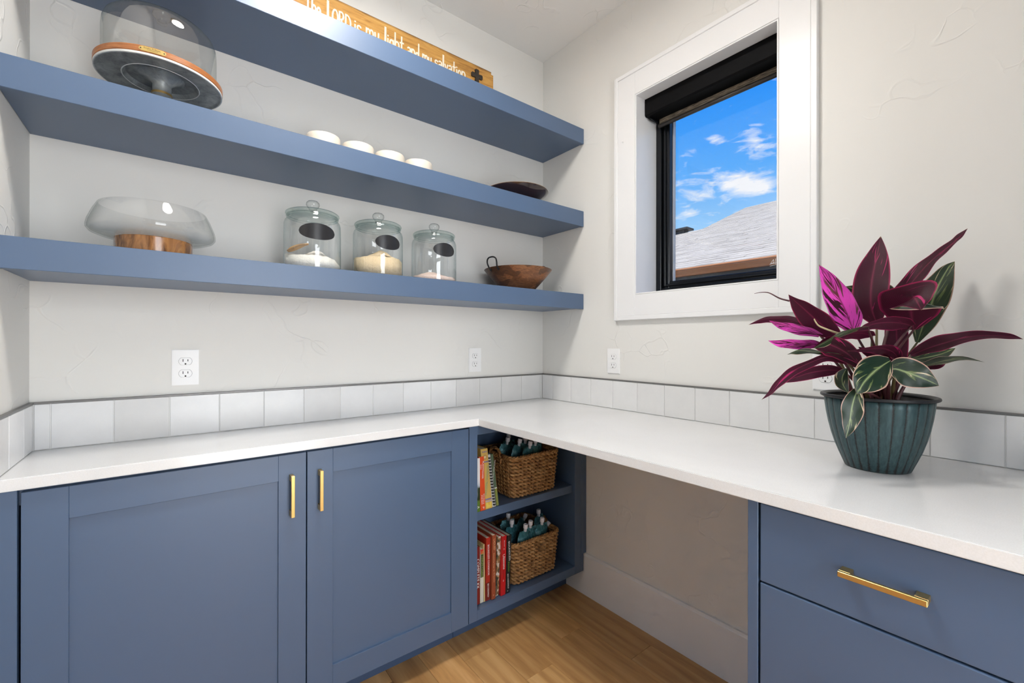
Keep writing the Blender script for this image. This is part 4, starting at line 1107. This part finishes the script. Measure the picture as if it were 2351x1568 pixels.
for r, z in prof:
    for k in range(NA):
        a = 2*PI*k/NA; ph = (k % 12)/12
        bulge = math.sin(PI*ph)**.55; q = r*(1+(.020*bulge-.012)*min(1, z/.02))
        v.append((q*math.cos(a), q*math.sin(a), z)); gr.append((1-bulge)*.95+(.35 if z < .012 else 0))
n0 = len(prof)
for r, z in ((.100, .1685), (.096, .15), (.092, .142)):
    for k in range(NA):
        a = 2*PI*k/NA; v.append((r*math.cos(a), r*math.sin(a), z)); gr.append(.9)
for i in range(len(prof)+2):
    for k in range(NA):
        k2 = (k+1) % NA; f.append((i*NA+k, i*NA+k2, (i+1)*NA+k2, (i+1)*NA+k))
f.append(tuple(range(NA))[::-1])
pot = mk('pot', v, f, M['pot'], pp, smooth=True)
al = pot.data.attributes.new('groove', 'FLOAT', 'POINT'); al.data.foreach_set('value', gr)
lathe('pot_rim', [(.1020, .1670), (.1085, .1672), (.1112, .1690), (.1120, .1715), (.1110, .1745), (.1085, .1755), (.1040, .1745), (.0995, .1720), (.0985, .1690)], M['potrim'], pot, 96, closed=True)
def soilm():
    m = Mt('potting_soil', (.03, .02, .014, 1), .95); g = m.noise(m.coord(), 90, 5, .7)
    m.color(m.ramp(g, (.35, (.008, .006, .004, 1)), (.7, (.06, .04, .025, 1)))); m.bump(g, 1, .01); return m.m
lathe('soil', [(0, .148), (.03, .150), (.06, .147), (.0945, .146), (.0945, .138), (0, .138)], soilm(), pp, 48)
# leaf materials: upper side green with cream, underside burgundy with magenta
def leafmat(name, pink):
    m = Mt(name, (.1, .1, .1, 1), .34, spec=.5)
    uv = m.n('ShaderNodeTexCoord'); s = m.n('ShaderNodeSeparateXYZ'); m.l(uv.outputs['UV'], s.inputs[0])
    oi = m.n('ShaderNodeObjectInfo')
    side = m.math('MULTIPLY', m.math('ABSOLUTE', m.math('SUBTRACT', s.outputs[0], .5)), 2.0)
    # slanted streak field that runs out from the midrib
    cx_ = m.n('ShaderNodeCombineXYZ'); m.l(m.math('ADD', m.math('MULTIPLY', s.outputs[1], 3.2), m.math('MULTIPLY', side, -1.5)), cx_.inputs[0]); m.l(m.math('MULTIPLY', s.outputs[0], .9), cx_.inputs[1]); m.l(m.math('MULTIPLY', oi.outputs['Random'], 31.0), cx_.inputs[2])
    st = m.noise(cx_.outputs[0], 2.6, 3, .5, .4)
    mid = m.ramp(side, (0, BW(1)), (.05, BW(.35)), (.12, BW(0)))
    vein = m.n('ShaderNodeTexWave', wave_type='BANDS', bands_direction='X'); vein.inputs['Scale'].default_value = 3.2; m.l(cx_.outputs[0], vein.inputs['Vector'])
    # top
    green = m.mix(m.ramp(vein.outputs['Color'], (.3, BW(0)), (1, BW(1))), (.006, .019, .011, 1), (.013, .034, .015, 1))
    green = m.mix(m.ramp(st, (.58, BW(0)), (.61, BW(1))), green, (.11, .15, .05, 1))
    green = m.mix(m.ramp(m.math('ADD', st, m.math('MULTIPLY', side, .10)), (.70, BW(0)), (.73, BW(1))), green, (.62, .48, .34, 1))
    green = m.mix(m.ramp(side, (.90, BW(0)), (.97, BW(1))), green, (.58, .36, .28, 1))
    top = m.mix(mid, green, (.30, .38, .16, 1))
    # underside
    bur = m.mix(m.ramp(vein.outputs['Color'], (.2, BW(0)), (1, BW(1))), (.022, .0035, .009, 1), (.038, .006, .013, 1))
    if pink:
        bur = m.mix(m.ramp(st, (.44, BW(0)), (.47, BW(1))), bur, (.80, .075, .54, 1))
        bur = m.mix(m.ramp(st, (.60, BW(0)), (.63, BW(1))), bur, (.13, .05, .045, 1))
        bur = m.mix(m.ramp(side, (.90, BW(0)), (.96, BW(1))), bur, (.60, .10, .42, 1))
    else:
        bur = m.mix(m.ramp(st, (.66, BW(0)), (.69, BW(1))), bur, (.42, .02, .12, 1))
        bur = m.mix(m.ramp(side, (.88, BW(0)), (.98, BW(1))), bur, (.30, .015, .075, 1))
    und = m.mix(mid, bur, (.16, .02, .05, 1))
    ge = m.n('ShaderNodeNewGeometry')
    tipc = m.ramp(s.outputs[1], (.955, BW(0)), (.985, BW(1)))
    m.color(m.mix(tipc, m.mix(ge.outputs['Backfacing'], top, und), (.26, .17, .07, 1)))
    m.l(m.mix(ge.outputs['Backfacing'], BW(.30), BW(.5)), m.b.inputs['Roughness'])
    m.l(m.mix(ge.outputs['Backfacing'], BW(.5), BW(.22)), m.b.inputs['Specular IOR Level'])
    m.bump(vein.outputs['Color'], .12, .002)
    # light that passes through the thin blade
    tr = m.n('ShaderNodeBsdfTranslucent'); m.l(m.mix(ge.outputs['Backfacing'], (.10, .16, .05, 1), (.40, .03, .14, 1)), tr.inputs[0])
    ms = m.n('ShaderNodeMixShader'); ms.inputs[0].default_value = .10
    m.l(m.b.outputs[0], ms.inputs[1]); m.l(tr.outputs[0], ms.inputs[2]); m.l(ms.outputs[0], m.out.inputs[0]); return m.m
M['leaf'] = leafmat('green_burgundy_leaf', False); M['leafpink'] = leafmat('magenta_streaked_leaf', True)
LEAVES = [
 ('U',0.18,[[-0.2282,-1.4621,1.2613,0.0001,0.0095,-0.0022],[-0.2366,-1.4555,1.2899,0.0002,0.0278,-0.0046],[-0.24,-1.4529,1.3165,-0.0002,0.0347,-0.0014],[-0.2321,-1.4527,1.3596,-0.0007,0.0359,0.0016],[-0.219,-1.4566,1.4075,-0.0008,0.0283,0.0028],[-0.2059,-1.4605,1.4471,-0.0004,0.0142,0.0013],[-0.1953,-1.4625,1.4785,-0.0,0.0,0.0]]),
 ('P',0.25,[[-0.3219,-1.4394,1.241,0.0012,0.0106,-0.0022],[-0.3299,-1.4331,1.2665,0.0032,0.0274,-0.0061],[-0.3404,-1.4249,1.2971,0.0037,0.0291,-0.0082],[-0.3481,-1.4125,1.3314,0.0035,0.0246,-0.0084],[-0.3567,-1.3993,1.3649,0.0023,0.0153,-0.0058],[-0.3688,-1.3835,1.3998,0.0,0.0,-0.0]]),
 ('U',0.20,[[-0.1891,-1.4928,1.3166,0.0137,0.0209,0.0043],[-0.1666,-1.5168,1.3616,0.0144,0.0221,0.0048],[-0.1461,-1.5393,1.4009,0.0107,0.0168,0.0045],[-0.1266,-1.5609,1.4304,0.0072,0.0114,0.0039],[-0.1099,-1.5804,1.4544,0.0049,0.0074,0.0029],[-0.1031,-1.5921,1.4698,0.0044,0.0059,0.0025],[-0.0973,-1.603,1.4851,0.0,0.0,0.0]]),
 ('T',0.20,[[-0.137,-1.521,1.2148,0.0005,0.0043,0.0008],[-0.1253,-1.5302,1.2587,0.0023,0.0239,0.0043],[-0.105,-1.5398,1.302,0.0029,0.0318,0.0052],[-0.0863,-1.5481,1.3457,0.0026,0.0307,0.0059],[-0.0649,-1.5586,1.3822,0.0015,0.0194,0.0055],[-0.0538,-1.5673,1.404,0.0007,0.0093,0.004],[-0.0436,-1.5753,1.417,0.0,0.0,0.0]]),
 ('U',0.12,[[-0.2379,-1.5308,1.2437,-0.0005,0.006,-0.0005],[-0.247,-1.53,1.2605,-0.0023,0.0278,-0.0019],[-0.2628,-1.5303,1.2817,-0.0043,0.0453,-0.0013],[-0.2844,-1.5324,1.3,-0.0061,0.0522,0.0037],[-0.3097,-1.538,1.3116,-0.0078,0.0461,0.0218],[-0.3321,-1.5458,1.3114,0.0038,-0.0308,0.0298],[-0.3431,-1.5524,1.3009,0.0053,-0.0253,0.0098],[-0.3462,-1.5577,1.2885,0.0019,-0.0084,0.0032],[-0.346,-1.5603,1.2819,0.0,-0.0,0.0]]),
 ('U',0.20,[[-0.3741,-1.4238,1.2264,0.0011,0.0076,-0.0044],[-0.3998,-1.41,1.2442,0.0027,0.0192,-0.0104],[-0.4276,-1.3946,1.2668,0.0035,0.0253,-0.0124],[-0.4567,-1.3781,1.2931,0.0027,0.0185,-0.0089],[-0.473,-1.3678,1.3086,0.0012,0.0088,-0.004],[-0.4872,-1.3605,1.3221,0.0,0.0,-0.0]]),
 ('U',0.20,[[-0.389,-1.374,1.2555,0.0044,0.0071,-0.0033],[-0.415,-1.3536,1.2648,0.008,0.0125,-0.0065],[-0.4434,-1.3313,1.2709,0.0083,0.0115,-0.0079],[-0.4702,-1.3103,1.2698,0.007,0.0076,-0.0073],[-0.488,-1.2963,1.2646,0.0045,0.0033,-0.0046],[-0.5059,-1.2823,1.2553,0.0,0.0,-0.0]]),
 ('P',0.20,[[-0.3947,-1.395,1.2305,0.0023,0.0058,-0.0034],[-0.4275,-1.3756,1.2414,0.0051,0.0126,-0.0078],[-0.4584,-1.3576,1.2492,0.0056,0.0119,-0.0083],[-0.4805,-1.3403,1.2562,0.004,0.0074,-0.0052],[-0.5002,-1.3249,1.2641,0.0,0.0,-0.0]]),
 ('P',0.20,[[-0.4056,-1.3991,1.2073,0.0027,0.006,-0.0053],[-0.435,-1.3824,1.2112,0.0052,0.0104,-0.0103],[-0.4681,-1.3628,1.2122,0.0059,0.0096,-0.0106],[-0.4915,-1.3444,1.2141,0.0046,0.0071,-0.0074],[-0.5125,-1.3279,1.218,0.0,0.0,-0.0]]),
 ('T',0.10,[[-0.3883,-1.4318,1.1857,0.0024,0.0044,-0.0015],[-0.4214,-1.4122,1.1907,0.0048,0.0088,-0.0032],[-0.4527,-1.394,1.1937,0.0058,0.0108,-0.0043],[-0.4814,-1.3778,1.1957,0.0073,0.0116,-0.0075],[-0.506,-1.3648,1.187,0.0,0.0,-0.0]]),
 ('U',0.20,[[-0.3619,-1.4588,1.1634,0.0016,0.0085,-0.0028],[-0.3851,-1.447,1.186,0.0036,0.0192,-0.0088],[-0.4142,-1.4306,1.2036,0.0048,0.0209,-0.0163],[-0.4391,-1.4148,1.2113,0.0059,0.0085,-0.0186],[-0.4597,-1.4012,1.2026,0.0,0.0,-0.0]]),
 ('T',0.10,[[-0.3655,-1.4751,1.2473,0.0028,0.0042,-0.0025],[-0.396,-1.4575,1.2422,0.006,0.0075,-0.0058],[-0.4285,-1.4384,1.2296,0.0102,0.0091,-0.0097],[-0.4546,-1.4217,1.2142,0.011,0.0079,-0.0098],[-0.4771,-1.4065,1.2009,0.0,0.0,-0.0]]),
 ('U',0.20,[[-0.3262,-1.4742,1.2283,0.0024,0.0069,-0.0025],[-0.3457,-1.4652,1.2341,0.0061,0.0148,-0.009],[-0.3713,-1.4515,1.235,0.0064,0.011,-0.011],[-0.3967,-1.4379,1.2319,0.0042,0.0059,-0.0078],[-0.4157,-1.4293,1.2279,0.0,0.0,-0.0]]),
 ('U',0.20,[[-0.2694,-1.5315,1.2519,0.0026,0.0072,-0.0046],[-0.293,-1.5193,1.2575,0.0059,0.0138,-0.0118],[-0.3226,-1.5025,1.2592,0.007,0.0116,-0.0152],[-0.3518,-1.4858,1.256,0.0048,0.0048,-0.0106],[-0.3771,-1.4724,1.248,0.0037,0.0017,-0.0078],[-0.3977,-1.4626,1.2392,0.0,0.0,-0.0]]),
 ('U',0.15,[[-0.1838,-1.497,1.1149,-0.0001,0.0097,-0.0005],[-0.1872,-1.4943,1.168,-0.0001,0.0172,-0.001],[-0.1832,-1.4911,1.2157,-0.0002,0.0227,-0.0012],[-0.1775,-1.4892,1.264,-0.0002,0.0196,-0.0004],[-0.1694,-1.4893,1.3073,-0.0001,0.0066,0.0001],[-0.1685,-1.4899,1.318,-0.0,0.0,0.0]]),
 ('U',0.20,[[-0.3122,-1.5169,1.1797,0.0024,0.0064,0.0],[-0.3279,-1.511,1.1933,0.0055,0.0162,-0.0043],[-0.3532,-1.4975,1.2011,0.0057,0.0123,-0.0112],[-0.3844,-1.4794,1.1992,0.0031,0.0042,-0.0062],[-0.4256,-1.4533,1.1954,0.0,0.0,-0.0]]),
 ('U',0.20,[[-0.2926,-1.5006,1.1689,0.0021,0.0069,-0.0029],[-0.3185,-1.4866,1.1829,0.0042,0.0135,-0.0062],[-0.3442,-1.4728,1.1948,0.0034,0.0109,-0.0058],[-0.3697,-1.4591,1.2046,0.0,0.0,-0.0]]),
 ('T',0.12,[[-0.3519,-1.5112,1.1747,0.0021,-0.0032,-0.007],[-0.3703,-1.5032,1.1655,0.0063,-0.0104,-0.0204],[-0.3992,-1.4931,1.151,0.0103,-0.0185,-0.027],[-0.4246,-1.4833,1.1312,0.0105,-0.019,-0.0195],[-0.4376,-1.4783,1.1159,0.0055,-0.0098,-0.0075],[-0.4451,-1.4749,1.1051,0.0,-0.0,-0.0]]),
 ('T',0.12,[[-0.3564,-1.5077,1.1539,0.0021,0.0031,0.007],[-0.3495,-1.5194,1.157,0.0081,0.0008,0.0223],[-0.3436,-1.5368,1.1502,0.0127,-0.0077,0.0287],[-0.3351,-1.5562,1.1408,0.0101,-0.0069,0.0231],[-0.3245,-1.5721,1.1313,0.0052,-0.0041,0.0117],[-0.3171,-1.583,1.1235,0.0,-0.0,0.0]]),
 ('T',0.20,[[-0.4256,-1.4724,1.1147,0.003,-0.0045,-0.0027],[-0.4383,-1.4688,1.0948,0.0087,-0.0131,-0.0065],[-0.4488,-1.4669,1.0724,0.0114,-0.0167,-0.0052],[-0.4554,-1.4656,1.0471,0.0088,-0.0127,-0.0035],[-0.4614,-1.4634,1.0273,0.0043,-0.0063,-0.002],[-0.4655,-1.4615,1.0129,0.0,-0.0,-0.0]]),
 ('U',0.20,[[-0.2559,-1.5293,1.1849,0.0033,0.0043,0.0035],[-0.24,-1.5546,1.2009,0.0105,0.0115,0.0113],[-0.2302,-1.5814,1.2137,0.012,0.0113,0.0138],[-0.2138,-1.6133,1.2262,0.0078,0.0075,0.0102],[-0.1912,-1.6438,1.2299,0.0056,0.0043,0.0085],[-0.1694,-1.6736,1.227,0.0037,0.0018,0.006],[-0.1551,-1.6912,1.2214,0.0,0.0,0.0]]),
 ('T',0.15,[[-0.2214,-1.5183,1.1738,0.0031,0.0033,0.0036],[-0.2041,-1.5383,1.1771,0.01,0.0113,0.011],[-0.187,-1.5581,1.1834,0.0108,0.0132,0.0106],[-0.1725,-1.5758,1.1916,0.0071,0.0089,0.0059],[-0.1622,-1.5902,1.2018,0.0,0.0,0.0]]),
 ('T',0.15,[[-0.2502,-1.5402,1.1574,0.0052,0.0055,0.0021],[-0.2323,-1.5606,1.1666,0.0103,0.011,0.0043],[-0.2123,-1.5827,1.1747,0.01,0.0107,0.0053],[-0.1888,-1.6075,1.1788,0.005,0.0045,0.004],[-0.161,-1.6357,1.1704,0.0,0.0,0.0]]),
 ('U',0.10,[[-0.2244,-1.5414,1.1546,0.0019,0.0025,0.0024],[-0.2128,-1.5543,1.1588,0.0055,0.0079,0.0066],[-0.1998,-1.567,1.1649,0.0055,0.0085,0.0058],[-0.1884,-1.5798,1.173,0.0,0.0,0.0]]),
 ('T',0.10,[[-0.1409,-1.4798,1.3315,0.003,0.0061,-0.0043],[-0.1669,-1.4594,1.3424,0.0103,0.0181,-0.017],[-0.1972,-1.4356,1.3446,0.0105,0.0166,-0.0183],[-0.2215,-1.4166,1.35,0.0061,0.0109,-0.0102],[-0.2423,-1.4002,1.3555,0.0,0.0,-0.0]]),
 ('U',0.20,[[-0.337,-1.453,1.1603,0.0034,0.008,-0.0034],[-0.3746,-1.4298,1.1775,0.005,0.0112,-0.0067],[-0.4095,-1.4087,1.1806,0.006,0.0069,-0.0104],[-0.4488,-1.3843,1.1649,0.0074,0.0036,-0.0111],[-0.4854,-1.3619,1.1454,0.0091,0.0018,-0.0121],[-0.5125,-1.347,1.1223,0.0084,-0.0006,-0.0087],[-0.5295,-1.3374,1.1011,0.0044,-0.0004,-0.0042],[-0.5454,-1.3275,1.0858,0.0,-0.0,-0.0]]),
 ('U',0.15,[[-0.3548,-1.4263,1.1486,0.0012,0.0024,-0.0041],[-0.3878,-1.4068,1.1499,0.0046,0.0061,-0.0141],[-0.4252,-1.3837,1.1441,0.0054,0.0034,-0.0145],[-0.4584,-1.364,1.1335,0.0041,0.0014,-0.01],[-0.4929,-1.3433,1.1219,0.0,0.0,-0.0]]),
 ('T',0.30,[[-0.401,-1.4472,1.1051,0.0003,0.0031,-0.0007],[-0.4123,-1.4422,1.1218,0.0017,0.0126,-0.0012],[-0.4155,-1.4422,1.1374,0.0026,0.0134,0.002],[-0.4134,-1.4464,1.151,0.0016,0.0068,0.0023],[-0.4121,-1.4499,1.1578,0.0,0.0,0.0]]),
]

def build_leaf(kind, fold, rows, seed):
    rnd = random.Random(seed)
    P = [Vector(r[:3]) for r in rows]; Wv = [Vector(r[3:]) for r in rows]
    def cr_(A, i, t):
        a, b, c, d = A[max(i-1, 0)], A[i], A[i+1], A[min(i+2, len(A)-1)]
        return .5*((2*b)+(c-a)*t+(2*a-5*b+4*c-d)*t*t+(3*b-a-3*c+d)*t**3)
    sub = 5; cs_, ws_ = [], []
    for i in range(len(P)-1):
        for k in range(sub): cs_.append(cr_(P, i, k/sub)); ws_.append(cr_(Wv, i, k/sub))
    cs_.append(P[-1]); ws_.append(Wv[-1]*0+Vector((1e-4, 0, 0)))
    off = Vector((PX, PY, CT1)); NX = 8
    v, uvs, f = [], [], []
    ph = rnd.uniform(0, 6); m_ = len(cs_)
    for j, (c, w) in enumerate(zip(cs_, ws_)):
        t = (cs_[min(j+1, m_-1)]-cs_[max(j-1, 0)]).normalized(); nn = w.cross(t)
        nn = nn.normalized() if nn.length > 1e-9 else Vector((0, 0, 1))
        wl_ = w.length
        for i in range(NX+1):
            p = i/NX*2-1
            lift = wl_*fold*(abs(p)**1.4)+wl_*.07*abs(p)**3*math.sin(j*.75+ph+(1.7 if p > 0 else 0))
            v.append(c+w*p-nn*lift-off); uvs.append((i/NX, j/(m_-1)))
    for j in range(m_-1):
        for i in range(NX):
            q = j*(NX+1)+i; fc = (q, q+1, q+NX+2, q+NX+1)
            f.append(fc if kind in 'UP' else fc[::-1])
    o = mk('leaf', v, f, M['leafpink'] if kind == 'P' else M['leaf'], pp, smooth=True)
    ul = o.data.uv_layers.new(name='UVMap')
    for lp in o.data.loops: ul.data[lp.index].uv = uvs[lp.vertex_index]
    return o
M['stem'] = plain('burgundy_stem', (.075, .018, .022, 1), .45); M['stemg'] = plain('olive_stem', (.13, .10, .04, 1), .45)
for i, (kd, fo, rows) in enumerate(LEAVES):
    o = build_leaf(kd, fo, rows, i)
    b = Vector(rows[0][:3])-Vector((PX, PY, CT1))
    if b.z > .16:                                   # petiole from the crown to the blade
        rnd = random.Random(100+i)
        foot = Vector((rnd.uniform(-.028, .028)+b.x*.16, rnd.uniform(-.028, .028)+b.y*.16, .146))
        mid_ = foot.lerp(b, .55); mid_.x -= (b.x-foot.x)*.18; mid_.y -= (b.y-foot.y)*.18
        tube('petiole', smoothpath([foot, mid_, b], 6), [.0048-.0028*k/12 for k in range(13)], M['stem'] if i % 3 else M['stemg'], pp, 8)
def rel(pts): return [tuple(Vector(q)-Vector((PX, PY, CT1))) for q in pts]
sp_ = smoothpath(rel([[-.4297, -1.3421, 1.3122], [-.4475, -1.3281, 1.3183], [-.4662, -1.3134, 1.3306], [-.48, -1.3026, 1.3327], [-.4946, -1.2911, 1.3296]]), 5)
tube('rolled_leaf', sp_, [.0022-.0017*k/(len(sp_)-1) for k in range(len(sp_))], M['stem'], pp, 7)
sp_ = smoothpath(rel([[-.4096, -1.4341, 1.2337], [-.4354, -1.4202, 1.2423], [-.4565, -1.41, 1.2507], [-.4684, -1.407, 1.2601], [-.4707, -1.4053, 1.2658]]), 5)
tube('rolled_leaf', sp_, [.0026-.0016*k/(len(sp_)-1) for k in range(len(sp_))], plain('cream_leaf', (.50, .42, .24, 1), .5), pp, 7)
